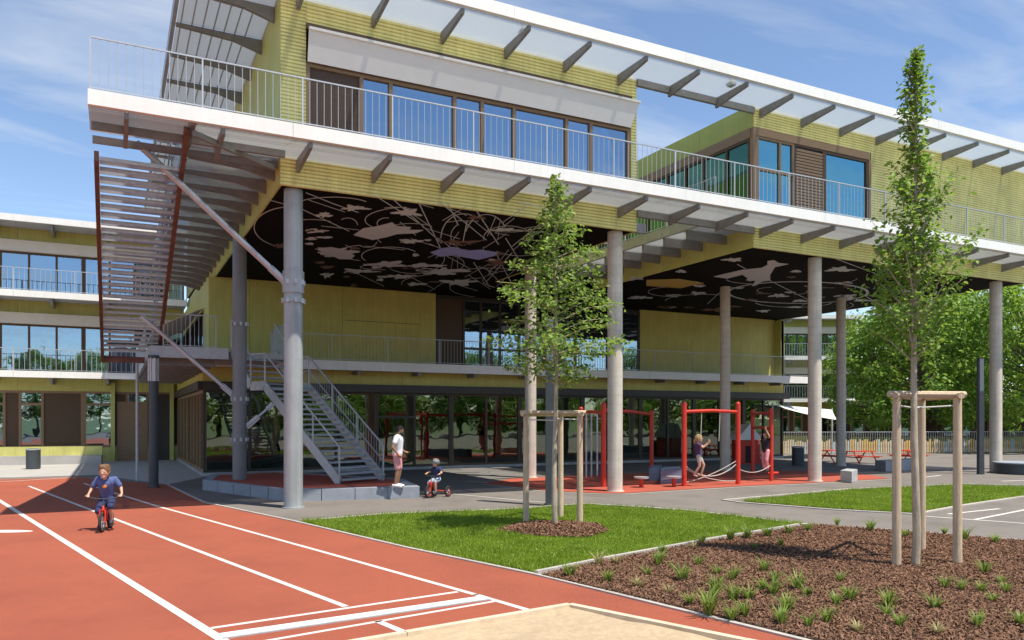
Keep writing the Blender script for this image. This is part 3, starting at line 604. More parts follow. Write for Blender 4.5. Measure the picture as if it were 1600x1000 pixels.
balustrade(S, (-4.5,VE-.05,ZG+.05), (U1+.3,VE-.05,ZG+.05)); balustrade(S, (U1+.32,VE-.05,ZG+.05), (33.5,VE-.05,ZG+.05))
balustrade(S, (U2-1.8,VF-.2,ZG+.03), (U2-1.8,VG,ZG+.03), sp=.2)
balustrade(S, (-2.43,1.0,ZG+.05), (-2.43,20,ZG+.05), sp=.25)
# braces
def brace(p, q, r, name='brace', mt='galv'): 
    o = MB().tube([p,q], r, 12).build(name, mt, S, True); p, q = Vector(p), Vector(q); d = (q-p).normalized()
    MB().bar(p, p+d*.5, .03, .17).build('gusset', mt, o); MB().bar(q-d*.25, q, .03, .15).build('gusset', mt, o)
brace((-.2,0,5.72), (-3.6,-.02,8.7), .075)
brace((-.62,6.2,3.0), (-3.3,6.6,5.45), .06); brace((-.25,6.1,2.0), (.55,5.95,2.75), .04)
# lower storeys -----------------------------------------------------------
V1, V0, VL, UE = 13.7, 13.0, 12.0, 30.5
ua, ub = UV(681,V1), UV(1000,V1)
cuts = [-.6, UV(390,V1), UV(535,V1), UV(655,V1), ua]
flat_panels(0,0,4.62,ZS+.02,V1,mt='panel_back',cuts=cuts)
cuts = [ub, UV(1082,V1), UV(1158,V1), UV(1225,V1), UE]
flat_panels(0,0,4.62,ZS+.02,V1,mt='panel_back',cuts=cuts)
MB().bar((UV(540,V1),V1-.004,6.6),(UV(655,V1),V1-.004,6.6),.012,.02).build('panel_joint','dark_frame',S)
L1 = ub-ua
window(S, L1, 4.7, 7.95, (ua,V1,0), 0, [UV(x,V1)-ua for x in (725,752,782,812,850,900,950)], 'dark_frame', 'glass_up', ((1,5.6),(2,5.6),(3,5.6),(4,5.6),(5,5.6),(6,5.6)), .10, .14, (0,))
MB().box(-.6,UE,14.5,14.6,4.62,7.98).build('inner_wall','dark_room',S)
# first floor walkway
MB().box(-.6,UE+1.0,VL+.1,V1,4.34,4.60).build('floor_slab', 'concrete', S)
segs = [-.6,4.6,9.8,15,20.2,25.4,32.0]
for a, b in zip(segs[:-1], segs[1:]): MB().box(a+.004,b-.004,VL,VL+.1,4.30,4.68).build('walkway_edge', 'white', S)
balustrade(S, (1.6,VL+.05,4.68), (16,VL+.05,4.68), sp=.15, h=1.08); balustrade(S, (16.03,VL+.05,4.68), (31.9,VL+.05,4.68), sp=.15, h=1.08)
for u in (2.5,5.2,7.9,10.6,13.3,16,18.7,21.4,24.1,26.8,29.5): MB().box(u-.08,u+.08,12.2,13.0,4.16,4.34).build('bracket','bracket',S)
flat_panels(0,0,3.76,4.34,V0,mt='panel_back',cuts=[-.9,3.2,7.4,11.6,15.8,20,24.2,27.8,UE])
MB().box(-.9,UE+.3,V0-.22,V0+.14,3.42,3.75).build('window_head', 'dark_frame', S)
us = -.9; k = 0
while us < UE-.3:
    ue = min(us+3.55, UE); Lw = ue-us-.006; door = k in (2, 5)
    window(S, Lw, .12, 3.42, (us,V0,0), 0, (Lw*.5,), 'brown' if k%2 else 'dark_frame', 'glass_low', ((0,2.35),) if door else (), .10, .14)
    us = ue; k += 1
MB().box(-.9,UE,V0-.05,V0+.2,0,.12).build('plinth', 'concrete', S)
MB().box(-.9,UE,V0+.15,26,.02,.06).build('room_floor', 'room_floor', S)
MB().box(-.8,UE,V0+.15,26,3.8,4.3).build('room_ceiling', 'dark_room', S)
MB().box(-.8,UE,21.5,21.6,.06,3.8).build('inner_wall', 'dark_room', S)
for u in (4,11,18,25): MB().tube([(u,15.6,.06),(u,15.6,3.8)], .2, 14).build('inner_column','concrete_col',S,True)
MB().box(UE-.02,UE,V0+.16,26,.06,8).build('end_wall', 'panel', S)
# left flank of the lower storeys (looks to -x)
org = (-.9, 27)
window(S, 13.9, .12, 3.42, (-.9,26.95,0), rzL, (2,4,6,8,9.5,11,12.4), 'brown_wood', 'glass_low', (), .12, .14)
MB().box(-.95,-.75,V0,27,0,.12).build('plinth','concrete',S)
MB().box(-1.1,-.7,V0,27,3.42,3.76).build('window_head','dark_frame',S)
flat_panels(0,13.9,3.77,4.3,0,mt='panel_back',rz=rzL,org=(-.92,26.95),cuts=[0,3.5,7,10.5,13.9])
flat_panels(0,13.2,6.9,ZS,0,mt='panel',rz=rzL,org=(-.62,26.95),cuts=[0,4.4,8.8,13.2])
flat_panels(0,2.2,4.62,6.9,0,mt='panel',rz=rzL,org=(-.62,15.9),cuts=[0,2.2])
window(S, 11.0, 4.7, 6.9, (-.62,26.93,0), rzL, (1.8,3.6,5.4,7.2,9), 'dark_frame', 'glass_up', (), .1, .14)
a0, a1 = Vector((-.66,15.6,7.0)), Vector((-.66,25,7.0)); o1 = Vector((-1.9,0,-.95))
MB().add([a0,a1,a1+o1,a0+o1,a0+Vector((0,0,.02)),a1+Vector((0,0,.02)),a1+o1+Vector((0,0,.02)),a0+o1+Vector((0,0,.02))],[(3,2,1,0),(4,5,6,7),(0,1,5,4),(1,2,6,5),(2,3,7,6),(3,0,4,7)]).build('awning_cloth','awning_tan',S)
MB().tube([a0+o1,a1+o1],.04,8).build('awning_bar','white',S)
# first floor landing deck on the left flank
MB().box(-2.95,-.62,8.2,24.9,4.36,4.60).build('floor_slab','concrete',S)
MB().box(-3.0,-.55,8.08,8.2,4.30,4.68).build('walkway_edge','galv_bright',S)
MB().box(-3.05,-2.95,8.21,24.9,4.30,4.66).build('walkway_edge','galv_bright',S)
for k in range(11): MB().box(-2.9,-.9,8.8+k*1.45,8.95+k*1.45,4.08,4.35).build('bracket','bracket',S)
balustrade(S, (-2.6,8.14,4.66),(-.95,8.14,4.66), post=.9, sp=.13)
balustrade(S, (-2.98,12.6,4.66),(-2.98,25.1,4.66), sp=.2)
balustrade(S, (1.55,9.2,4.66),(1.55,12.0,4.66), sp=.13, post=1.4)
MB().box(-.6,1.6,8.3,12.0,4.36,4.58).build('floor_slab','concrete',S)
# some furniture that shows behind the glass
def table_set(x, y):
    t = thing('cafe_table', 'small dark table behind the ground floor glass', 'table', (x,y,.06), 0, 'tables behind the glass')
    MB().tube([(0,0,.70),(0,0,.74)], .4, 16).build('table_top','dark_frame',t,True); MB().tube([(0,0,.03),(0,0,.70)],.035,8).build('leg','dark_frame',t); MB().tube([(0,0,0),(0,0,.03)],.24,14).build('base','dark_frame',t,True)
for x, y in ((.4,14.6),(1.7,15.0),(3.0,14.5),(-.1,16.6)): table_set(x, y)
# ------------------------------------------------------------------ platform and galvanised stair
PL = thing('stair_platform', 'low concrete block platform with red rubber top under the steel stair', 'platform', (0,0,0))
edge = [Vector(p) for p in ((-1.55,6.4,0),(.15,1.55,0),(3.72,.85,0),(4.3,3.9,0),(1.2,9.6,0),(-1.0,9.0,0))]
c = sum(edge, Vector())/6; inner = [p+(c-p)*.10 for p in edge]
sheet('rubber_top', inner, .31, 'rubber', PL, .3)
for i in range(6):
    a, b = edge[i], edge[(i+1)%6]; ia, ib = inner[i], inner[(i+1)%6]; n = max(1, round((b-a).length/.95))
    for k in range(n):
        t0, t1 = k/n+.003, (k+1)/n-.003
        MB().prism([tuple(a.lerp(b,t0))[:2], tuple(a.lerp(b,t1))[:2], tuple(ia.lerp(ib,t1))[:2], tuple(ia.lerp(ib,t0))[:2]], 0, .325+random.uniform(-.002,.002)).build('concrete_block','concrete_blue',PL)
SB, STOP = Vector((2.75,3.35,.31)), Vector((.35,8.55,4.58)); dh = Vector((STOP.x-SB.x, STOP.y-SB.y, 0)); run = dh.length; dh.normalize(); side = Vector((dh.y,-dh.x,0))
GS = thing('steel_staircase', 'galvanised open steel staircase rising from the low concrete platform', 'staircase', SB)
def sp_(along, z, off): return dh*along+side*off+Vector((0,0,z))
rise = STOP.z-SB.z; hw = .88; nst = 22; land0, land1 = .66, .80       # landing between these fractions of the run
prof = [(0,0)]
lowz = rise*.70; prof = [(0,0),(run*land0,lowz),(run*land1,lowz),(run,rise)]
for s in (-1, 1):
    b = MB()
    for (a0_, z0_), (a1_, z1_) in zip(prof[:-1], prof[1:]): b.bar(sp_(a0_,z0_-.02+.08,s*hw), sp_(a1_,z1_-.02+.08,s*hw), .05, .30)
    b.build('stringer', 'galv', GS)
n1 = 18
tm = MB().box(-hw+.03,hw-.03,-.15,.15,-.025,.025).mesh('tread', 'tread_grate'); ang = math.atan2(dh.y, dh.x)-math.pi/2
for i in range(n1): t = put('tread', tm, GS, sp_(run*land0*(i+.5)/n1, lowz*(i+1)/(n1+0.001)-.05, 0), ang); MB().box(-hw+.03,hw-.03,-.145,-.135,-.035,.025).build('nosing','galv_bright',t)
for i in range(6): t = put('tread', tm, GS, sp_(run*(land1+(1-land1)*(i+.5)/6), lowz+(rise-lowz)*(i+1)/6-.05, 0), ang)
MB().bar(sp_(run*land0,lowz,0), sp_(run*land1,lowz,0), hw*2-.06, .04).build('landing','tread_grate',GS)
for s in (-1, 1):
    b = MB(); pts = [sp_(a_,z_+1.12,s*hw) for a_, z_ in prof]
    for p, q in zip(pts[:-1], pts[1:]): b.bar(p, q, .04, .04)
    pts2 = [sp_(a_,z_+.62,s*hw) for a_, z_ in prof]
    if s > 0:
        for p, q in zip(pts2[:-1], pts2[1:]): b.bar(p, q, .025, .025)
    h_ = b.build('handrail', 'galv_bright', GS)
    for a_, z_ in ((0,0),(run*.22,lowz*.333),(run*.44,lowz*.667),(run*land0,lowz),(run*land1,lowz),(run,rise)):
        MB().bar(sp_(a_,z_-.05,s*hw*1.0), sp_(a_,z_+1.11,s*hw), .045, .045).build('post','galv_bright',h_)
    if s < 0: continue
    bm = MB()
    for k in range(46):
        f = (k+.5)/46*run; z = np.interp(f, [p[0] for p in prof], [p[1] for p in prof]); bm.bar(sp_(f,z+.18,s*hw), sp_(f,z+1.10,s*hw), .009, .009)
    tag(bm.build('infill_bars','galv_bright',GS), kind='stuff')
# ------------------------------------------------------------------ hanging stair with rusty stringers
HS = thing('hanging_staircase', 'suspended steel staircase with rust-brown stringers hung below the upper walkway', 'staircase', (-3.5,11.6,4.3))
OH = Vector((-3.5,11.6,4.3)); uL, uR = -4.42, -2.62; vt, zt_, vb, zb = -1.55, 8.72, 11.5, 4.42
slope = (zb-zt_)/(vb-vt)
for u in (uL, uR):
    MB().bar(Vector((u,vt if u == uR else -.1,zt_ if u == uR else zt_+slope*1.45))-OH, Vector((u,vb,zb))-OH, .10, .26).build('stringer','rust',HS)
MB().bar(Vector((uL,vb+.05,zb))-OH, Vector((uR,vb+.05,zb))-OH, .10, .22).build('end_beam','rust',HS)
nt_ = 30; tw = MB().box(uL+.06-(uL+uR)/2,uR-.06-(uL+uR)/2,-.21,.21,-.025,.025).mesh('tread','tread_grate')
tn = MB().box(uL+.06-(uL+uR)/2,uR-.06-(uL+uR)/2,-.24,-.21,-.06,.03).mesh('nosing','galv')
for i in range(nt_):
    v = .1+(vb-.5)*i/nt_; z = zt_+slope*(v-vt)+.02; t = put('tread', tw, HS, Vector(((uL+uR)/2,v,z))-OH); put('nosing', tn, t)
for u in (uR-.2,):
    b = MB().bar(Vector((u,.2,zt_+slope*1.75+1.1))-OH, Vector((u,vb,zb+1.1))-OH, .04, .04); hr = b.build('handrail','galv',HS)
    for k in range(9):
        v = .4+k*1.35; z = zt_+slope*(v-vt); MB().bar(Vector((u,v,z))-OH, Vector((u,v,z+1.1))-OH, .035, .035).build('post','galv',hr)
MB().tube([Vector((-3.3,11.55,0))-OH, Vector((-3.3,11.55,zb-.1))-OH], .05, 10).build('support_post','galv_bright',HS,True)
# ------------------------------------------------------------------ classroom wing at the back left
def balcony_block(B, u0, u1, v, floors, edge_off, bays, ground=True, edge_mt='white'):
    for i, z in enumerate(floors):
        top = i == len(floors)-1
        n = max(1, round((u1-u0)/7.5))
        for k in range(n):
            a, b = u0+(u1-u0)*k/n, u0+(u1-u0)*(k+1)/n
            MB().box(a+.004,b-.004,v-edge_off-.12,v-edge_off,z-.16,z+.16).build('walkway_edge', edge_mt, B)
            MB().box(a+.006,b-.006,v-edge_off+.004,v-.01,z-.10,z+.02).build('floor_slab','concrete',B)
            MB().box(a+.006,b-.006,v,v+.1,z-.75,z+.10).build('wall_panel','panel',B)
            if not top: balustrade(B, (a+.02,v-edge_off-.06,z+.16),(b-.02,v-edge_off-.06,z+.16), sp=.22, post=2.5, r=.012)
        for k in range(int((u1-u0)/2.5)): MB().box(u0+k*2.5+.6,u0+k*2.5+.72,v-edge_off+.01,v-.01,z-.42,z-.11).build('bracket','bracket',B)
    zs = [0]+list(floors)
    for i in range(len(zs)-1):
        z0, z1 = zs[i]+.10, zs[i+1]-.75; n = max(1, round((u1-u0)/bays)); 
        if i == 0 and not ground: continue
        for k in range(n):
            a, b = u0+(u1-u0)*k/n, u0+(u1-u0)*(k+1)/n; L = b-a-.006
            if i == 0:
                window(B, L, .75, z1, (a+.003,v,0), 0, (L*.28,L*.42,L*.62), 'brown_wood', 'glass_up', ((0,z1-.7),(2,z1-.7)), .12, .14, (1,3))
                MB().box(a+.003,b-.003,v-.03,v+.1,0,.75).build('wall_panel','panel',B)
            else:
                MB().box(a+.003,b-.003,v-.28,v+.05,z1-.55,z1).build('awning_box','cream',B)
                window(B, L, z0, z1-.55, (a+.003,v,0), 0, (L*.25,L*.5,L*.75), 'brown', 'glass_up', (), .10, .14)
    MB().box(u0+.1,u1-.1,v+1.6,v+1.7,0.05,floors[-1]-.3).build('inner_wall','dark_room',B)
    MB().box(u0,u1,v+.12,v+8,floors[-1]-.3,floors[-1]+.1).build('roof','concrete',B)
W = thing('classroom_wing', 'three-storey yellow school wing with white balcony edges at the back left', 'building', (-20,27,0))
W.location = (0,0,0)
balcony_block(W, -40, -.55, 27.0, (4.48,8.45,12.15), 1.9, 5.1)
MB().box(-2.1,-1.1,26.92,26.985,0,3.6).build('recess_shade','dark_frame',W)  # flat dark slab, paints in the shade of a door recess
MB().box(-3.9,-2.4,26.9,26.99,.0,3.2).build('door','brown_wood',W)
for u in (-4.1,-2.2,-1.2): MB().box(u-.1,u+.1,26.7,26.9,0,4.2).build('pilaster','panel',W)
SW = thing('seat_wall', 'low concrete wall with a yellow seat board at the end of the track', 'wall', P(60,727))
a, b = P(-90,729)-P(60,727), P(158,725)-P(60,727)
dd = (b-a).normalized(); nn = Vector((-dd.y,dd.x,0))
MB().bar(a+Vector((0,0,.22))+nn*.3, b+Vector((0,0,.22))+nn*.3, .5, .44).build('wall_base','paving',SW)
MB().bar(a+Vector((0,0,.665))+nn*.35, b+Vector((0,0,.665))+nn*.35, .12, .44).build('seat_board','panel',SW)
def bin_(p, label, s=1.0):
    t = thing('litter_bin', label, 'bin', p)
    MB().tube([(0,0,.03),(0,0,.85*s)], .29*s, 20).build('body','dark_metal',t,True); MB().tube([(0,0,.86*s),(0,0,.92*s)], .31*s, 20).build('rim','galv',t,True); MB().tube([(0,0,0),(0,0,.03)], .24*s, 16).build('base','dark_metal',t,True)
    MB().tube([(0,0,.92*s),(0,0,.925*s)], .22*s, 20).build('opening','tyre',t)
bin_(P(52,733), 'dark cylindrical litter bin in front of the low seat wall'); bin_(P(1247,727), 'dark litter bin beside the end of the glass wall')
# lamp masts
def mast(p, label, h, r=.085, head='slot'):
    t = thing('lamp_mast', label, 'lamp', p, -YAW)
    MB().tube([(0,0,0),(0,0,.05)], r+.05, 16).build('base_plate','dark_metal',t,True)
    if head == 'slot':
        MB().box(-r,r,-r,r,.05,h-1.35).build('pole','dark_metal',t); MB().box(-r,r,r*.2,r,h-1.35,h-.05).build('head_back','dark_metal',t)
        MB().box(-r*.8,r*.8,-r,r*.2-.002,h-1.35,h-.05).build('lamp_lens','lens_dark',t); MB().box(-r,r,-r,r,h-.05,h).build('cap','dark_metal',t)
    else:
        MB().tube([(0,0,.05),(0,0,h-.85)], r, 16).build('pole','dark_metal',t,True)
        MB().tube([(0,0,h-.85),(0,0,h-.1)], r*.7, 14).build('lamp_lens','lamp_glow',t,True); MB().tube([(0,0,h-.1),(0,0,h)], r+.02, 16).build('cap','dark_metal',t,True)
        for k in range(7): MB().box(r*math.cos(k*.9)-.02,r*math.cos(k*.9)+.02,r*math.sin(k*.9)-.02,r*math.sin(k*.9)+.02,h-.85,h-.1).build('fin','galv',t)
mast(P(240,762), 'dark round lamp column with finned head near the hanging stair', 4.35, .15, 'fin')
mast(P(859,790), 'slim dark square lamp mast behind the staked lawn tree', 4.9, .11)
mast(P(1532,741), 'slim dark square lamp mast near the rightmost column', 4.75, .10)
# ------------------------------------------------------------------ trees
def leaf_mesh(name, pts, nrm, size, mt, aspect=.55, droop=.2, seed=1):
    r = np.random.default_rng(seed); n = len(pts); d = r.normal(size=(n,3)); d[:,2] -= droop
    nz_ = nrm+r.normal(0,.45,(n,3)); nz_ /= np.linalg.norm(nz_,axis=1)[:,None]
    d -= nz_*(d*nz_).sum(1)[:,None]; d /= np.linalg.norm(d,axis=1)[:,None]; s = np.cross(nz_, d)
    L = (size*r.uniform(.5,1.35,n))[:,None]; Wd = L*aspect*.5
    V = np.zeros((n,6,3)); fold = nz_*L*.10
    V[:,0] = pts; V[:,1] = pts+d*L*.35+s*Wd+fold; V[:,2] = pts+d*L*.72+s*Wd*.75+fold; V[:,3] = pts+d*L; V[:,4] = pts+d*L*.72-s*Wd*.75+fold; V[:,5] = pts+d*L*.35-s*Wd+fold
    i = np.arange(n)[:,None]*6
    Fq = np.concatenate([i+np.array([[0,1,2,3]]), i+np.array([[0,3,4,5]])], 0)
    return bulk(name, V.reshape(-1,3), Fq, mt, 4)
def young_tree(label, base, height, z0, prof, up, leaf, mt, seed, nb, lpb, lean=(0,0), trunk_r=.05):
    rd = random.Random(seed); t = thing('young_tree', label, 'tree', base)
    N = 14; tp = [Vector((lean[0]*f*height+.035*math.sin(f*9+seed), lean[1]*f*height+.035*math.cos(f*7+seed), f*height)) for f in [i/N for i in range(N+1)]]
    tp[0] = Vector((0,0,-.05))
    MB().tube(tp, [trunk_r*(1-.88*i/N)+.004 for i in range(N+1)], 9).build('trunk','trunk',t,True)
    bm = MB(); pts = []; nr = []
    for k in range(nb):
        f = (k+rd.random())/nb; z = z0+(height*.985-z0)*f; r = np.interp(f, [q[0] for q in prof], [q[1] for q in prof])*rd.uniform(.62,1.12)
        if rd.random() < .12: continue
        if rd.random() < .10: r *= 1.35
        a = k*2.4+rd.uniform(-.5,.5); i = min(N-1, int(z/height*N)); o = tp[i].lerp(tp[i+1], z/height*N-i)
        L = r; tip = o+Vector((math.cos(a)*L, math.sin(a)*L, L*up*rd.uniform(.6,1.4)+.05)); mid = o.lerp(tip,.5)+Vector((0,0,.08*L))
        bm.tube([o,mid,tip], [.014,.009,.003], 4, False)
        nl = max(9, int(lpb*(.10+L)))
        for j in range(nl):
            s = rd.uniform(.12,1.03); c_ = o.lerp(mid,s*2) if s < .5 else mid.lerp(tip,(s-.5)*2)
            wv = .22*(1.15-s)*L+.035; off = Vector((rd.gauss(0,1)*wv, rd.gauss(0,1)*wv, rd.gauss(0,.045)+(.12*rd.gauss(0,1)*wv if up < .6 else rd.gauss(0,.7)*wv)))
            pts.append(tuple(c_+off)); nr.append((rd.gauss(0,.3)+math.cos(a)*.35, rd.gauss(0,.3)+math.sin(a)*.35, .9))
    for j in range(40): f = rd.random(); pts.append(tuple(tp[-1]+Vector((rd.gauss(0,.04),rd.gauss(0,.04),-f*.5)))); nr.append((rd.gauss(0,1),rd.gauss(0,1),.3))
    bm.build('branches','trunk',t)
    put('crown', leaf_mesh('crown', np.array(pts), np.array(nr), leaf, mt, .58, .35, seed), t)
    return t
t1 = P(868,829)
young_tree('slender young tree with airy layered foliage staked on the lawn', t1, 7.2, 2.9, [(0,.95),(.12,1.38),(.3,1.28),(.5,.92),(.7,.62),(.86,.36),(1,.10)], .20, .098, 'leaf_a', 4, 84, 76, (0.003,0.004), .055)
t2 = P(1430,887)
young_tree('tall columnar young tree staked in the bark bed', t2, 7.85, 3.05, [(0,.42),(.08,.78),(.22,.72),(.30,.42),(.42,.46),(.52,.40),(.60,.20),(.68,.13),(.78,.24),(.88,.17),(1,.03)], 1.15, .085, 'leaf_b', 9, 125, 100, (0.004,0.002), .06)
def stake_frame(base, label, posts, h, rails):
    t = thing('tree_stakes', label, 'tree support', base); tops = []
    for (x, y) in posts:
        p = P(x, y)-base; tops.append(p); MB().tube([p-Vector((0,0,.1)), p+Vector((0,0,h*.5)), p+Vector((0,0,h))], [.066,.064,.060], 12).build('stake','stake',t,True)
    for a, b, dz in rails:
        d = (tops[b]-tops[a]).normalized()*.13; MB().tube([tops[a]-d+Vector((0,0,h+dz)), tops[b]+d+Vector((0,0,h+dz))], [.052,.048], 8).build('rail','stake',t,True)
    b = MB(); c_ = Vector((0,0,h-.12))
    for p in tops: b.tube([p+Vector((0,0,h-.12)), c_+Vector((0,0,random.uniform(-.05,.03)))], .014, 6)
    b.build('tie','rope',t)
stake_frame(t1, 'pale timber stake frame round the lawn tree', ((822,818),(876,809),(906,819)), 2.36, ((0,2,.03),(0,1,.0),(1,2,.0)))
stake_frame(t2, 'peeled timber stake frame round the columnar tree in the bark bed', ((1401,887),(1496,884),(1440,862)), 2.58, ((0,1,.05),(1,2,.03),(2,0,.03)))
mr_ = [(t1.x+math.cos(a)*(.98+.1*math.sin(a*5)), t1.y+math.sin(a)*(.98+.1*math.cos(a*4))) for a in np.linspace(0,2*math.pi,28,endpoint=False)]
b = MB(); n = len(mr_); b.add([(x,y,.022) for x,y in mr_]+[(t1.x+(x-t1.x)*.6,t1.y+(y-t1.y)*.6,.09) for x,y in mr_]+[(t1.x,t1.y,.13)], [(i,(i+1)%n,n+(i+1)%n,n+i) for i in range(n)]+[(n+i,n+(i+1)%n,2*n) for i in range(n)])
b.build('tree_mulch','soil',None,True)['kind'] = 'structure'
chips('mulch_chips', [(t1.x+(x-t1.x)*1.12, t1.y+(y-t1.y)*1.12) for x, y in mr_], 20000, .017, 'brown bark mulch ring under the lawn tree', .03, (t1.x,t1.y,1.0))
def big_tree(label, base, height, rx, seed, mt, group, nl=9000, leaf=.30, z0=.22, proto=None):
    rd = random.Random(seed); t = thing('broadleaf_tree', label, 'tree', base, 0, group)
    if proto:
        for ch in proto.children:
            c_ = ch.copy(); C.objects.link(c_); c_.parent = t
        s = height/proto['h']; t.scale = (s*rx/(proto['rx']*s)*1.0, rx/proto['rx'], s); t.rotation_euler[2] = rd.uniform(0,6.28); return t
    t['h'] = height; t['rx'] = rx
    trunk = [Vector((0,0,-.1)), Vector((.05,.05,height*.2)), Vector((-.1,.08,height*.45)), Vector((.05,0,height*.75))]
    MB().tube(trunk, [.26,.2,.14,.05], 9).build('trunk','trunk_dark',t,True)
    limbs = MB(); pts = []; nr = []; nc = 46
    for k in range(nc):
        f = (k+.5)/nc; z = height*(z0+(.97-z0)*f); rr = rx*math.sqrt(max(.03,1-((f-.42)/.62)**2)); a = k*2.399+rd.uniform(-.3,.3); q = rr*math.sqrt(rd.uniform(.12,1))
        c_ = Vector((math.cos(a)*q, math.sin(a)*q, z)); o = trunk[1].lerp(trunk[3], max(0,min(1,f*.8)))
        limbs.tube([o, o.lerp(c_,.55)+Vector((0,0,-.2)), c_], [.07,.04,.012], 5, False)
        cr_ = rx*rd.uniform(.20,.36)
        for j in range(nl//nc):
            d = Vector((rd.gauss(0,1),rd.gauss(0,1),rd.gauss(0,1))).normalized(); r = cr_*rd.random()**.4; p = c_+Vector((d.x*r,d.y*r,d.z*r*.72)); pts.append(tuple(p)); nr.append((d.x*.7,d.y*.7,d.z*.7+.5))
    limbs.build('limbs','trunk_dark',t); put('crown', leaf_mesh('crown', np.array(pts), np.array(nr), leaf, mt, .62, .3, seed), t)
    return t
GB = 'broadleaf trees beyond the yard'
bt = big_tree('broad leafy tree behind the staked columnar tree', PZ(1440,56), 11.5, 4.6, 21, 'leaf_far', GB, 11000, .30, .18)
bt2 = big_tree('bright green tree at the right edge behind the last column', PZ(1610,52), 12.0, 4.4, 33, 'leaf_far2', GB, 11000, .28, .2)
big_tree('leafy tree just right of the far yellow classroom block', PZ(1365,60), 10.2, 3.6, 5, '', GB, proto=bt2)
big_tree('leafy tree between the lamp mast and the columnar tree', PZ(1520,62), 12.5, 4.8, 6, '', GB, proto=bt)
big_tree('dense tree farthest back behind the picket fence', PZ(1470,74), 13.5, 5.5, 7, '', GB, proto=bt2)
big_tree('dense tree far back beside the yellow stair tower', PZ(1400,76), 12.5, 4.5, 8, '', GB, proto=bt)
big_tree('tall tree beyond the right edge of the yard', PZ(1720,60), 13, 5.0, 9, '', GB, proto=bt)
for i, (x, y, h_, r_) in enumerate(((8,-62,13,6),(20,-58,12,5.5),(31,-64,14,6.5),(43,-56,12,6),(56,-60,14,6.5),(70,-52,13,6),(-6,-66,13,6),(14,-52,8,5),(26,-50,7,4.5),(37,-50,9,5),(50,-48,8,5),(62,-46,9,5.5),(76,-44,10,6),(84,-50,14,7),(2,-54,8,5),(32,-56,5,5),(20,-47,4,4),(44,-46,4.5,4.5),(57,-42,5,4.5),(70,-38,5,4.5),(90,-36,12,6.5),(-14,-58,12,6),(-24,-62,13,6))):
    big_tree('tree on the street side, mirrored in the ground floor glass', (x,y,0), h_, r_, 40+i, '', 'street trees mirrored in the glass', proto=(bt if i%2 else bt2))
# grass tufts
def tuft_mesh(seed, mt, n=46):
    r = random.Random(seed); b = MB()
    for k in range(n):
        a = r.uniform(0,6.28); L = r.uniform(.16,.34); out = r.uniform(.15,.75); x, y = math.cos(a), math.sin(a); o = Vector((x*.03*r.random(), y*.03*r.random(), 0)); s = Vector((-y,x,0))*r.uniform(.005,.009)
        m1 = o+Vector((x*out*L*.35,y*out*L*.35,L*.55)); e = o+Vector((x*out*L,y*out*L,L*r.uniform(.75,1.0)))
        b.add([o-s,o+s,m1+s,m1-s,e],[(0,1,2,3),(3,2,4)])
    return b.mesh('grass_tuft', mt)
tms = [tuft_mesh(i,'tuft') for i in range(4)]+[tuft_mesh(9,'tuft_dry',36)]
TP = [(105,305),(200,270),(230,325),(330,345),(360,305),(395,270),(410,225),(430,365),(475,320),(500,400),(515,215),(540,195),(530,270),(560,400),(565,435),(585,360),(590,300),(640,320),(635,185),(645,390),(640,450),(695,385),(680,440),(690,180),(745,290),(740,350),(755,175),(775,370),(780,325),(800,465),(820,420),(825,165),(855,350),(885,370),(890,155),(890,475),(950,460),(985,405),(985,135),(995,325),(1030,385),(1055,495),(1095,155),(1155,410),(1190,475),(1150,440),(1210,175),(1310,415),(1340,345),(1340,165),(1315,500),(1395,355),(1405,185),(1445,475),(1460,360),(1470,295),(1495,390),(1505,195),(1525,330),(1585,470),(715,215),(800,205),(1540,360),(260,265)]
small = {(360,305),(430,365),(530,270),(590,300),(715,215),(800,205),(1460,360),(1495,390),(1525,330),(1540,360)}; dry = {(200,270),(260,265),(1055,495),(1315,500),(515,215),(330,345),(430,365)}
rd = random.Random(2)
ORD = ['first','second','third','fourth','fifth','sixth','seventh','eighth','ninth','tenth','eleventh','twelfth']
kerb_row = sorted([q for q in TP if q[0] < 900 and q[1] < 345-q[0]*.185 and q not in dry and q not in small]); path_row = sorted([q for q in TP if q[0] > 950 and q[1] < 200])
for i, (x, y) in enumerate(TP):
    d_ = (x, y) in dry; o = put('grass_tuft', tms[4] if d_ else tms[i%4], None, P(840+x/2.105, 750+(y+18)/2.105)+Vector((0,0,.03)), rd.uniform(0,6.28))
    s = rd.uniform(.62,.8) if (x,y) in small else rd.uniform(.72,1.22); o.scale = (s*1.12,s*1.12,s*rd.uniform(.62,.85))
    if d_: tag(o, 'straw-coloured ornamental grass tuft planted in the bark bed', 'grass tuft', 'dry grass tufts in the bark bed')
    elif (x,y) in small: tag(o, 'small low green grass seedling in the bark bed', 'grass tuft', 'small grass seedlings in the bark bed')
    elif (x,y) in path_row: tag(o, ORD[path_row.index((x,y))]+' green grass tuft from the left along the path edge of the bark bed', 'grass tuft', 'green grass tufts in the bark bed')
    elif (x,y) in kerb_row: tag(o, ORD[kerb_row.index((x,y))]+' green grass tuft from the left along the lawn kerb', 'grass tuft', 'green grass tufts in the bark bed')
    else: tag(o, 'full green ornamental grass tuft out in the middle of the bark bed', 'grass tuft', 'green grass tufts in the bark bed')
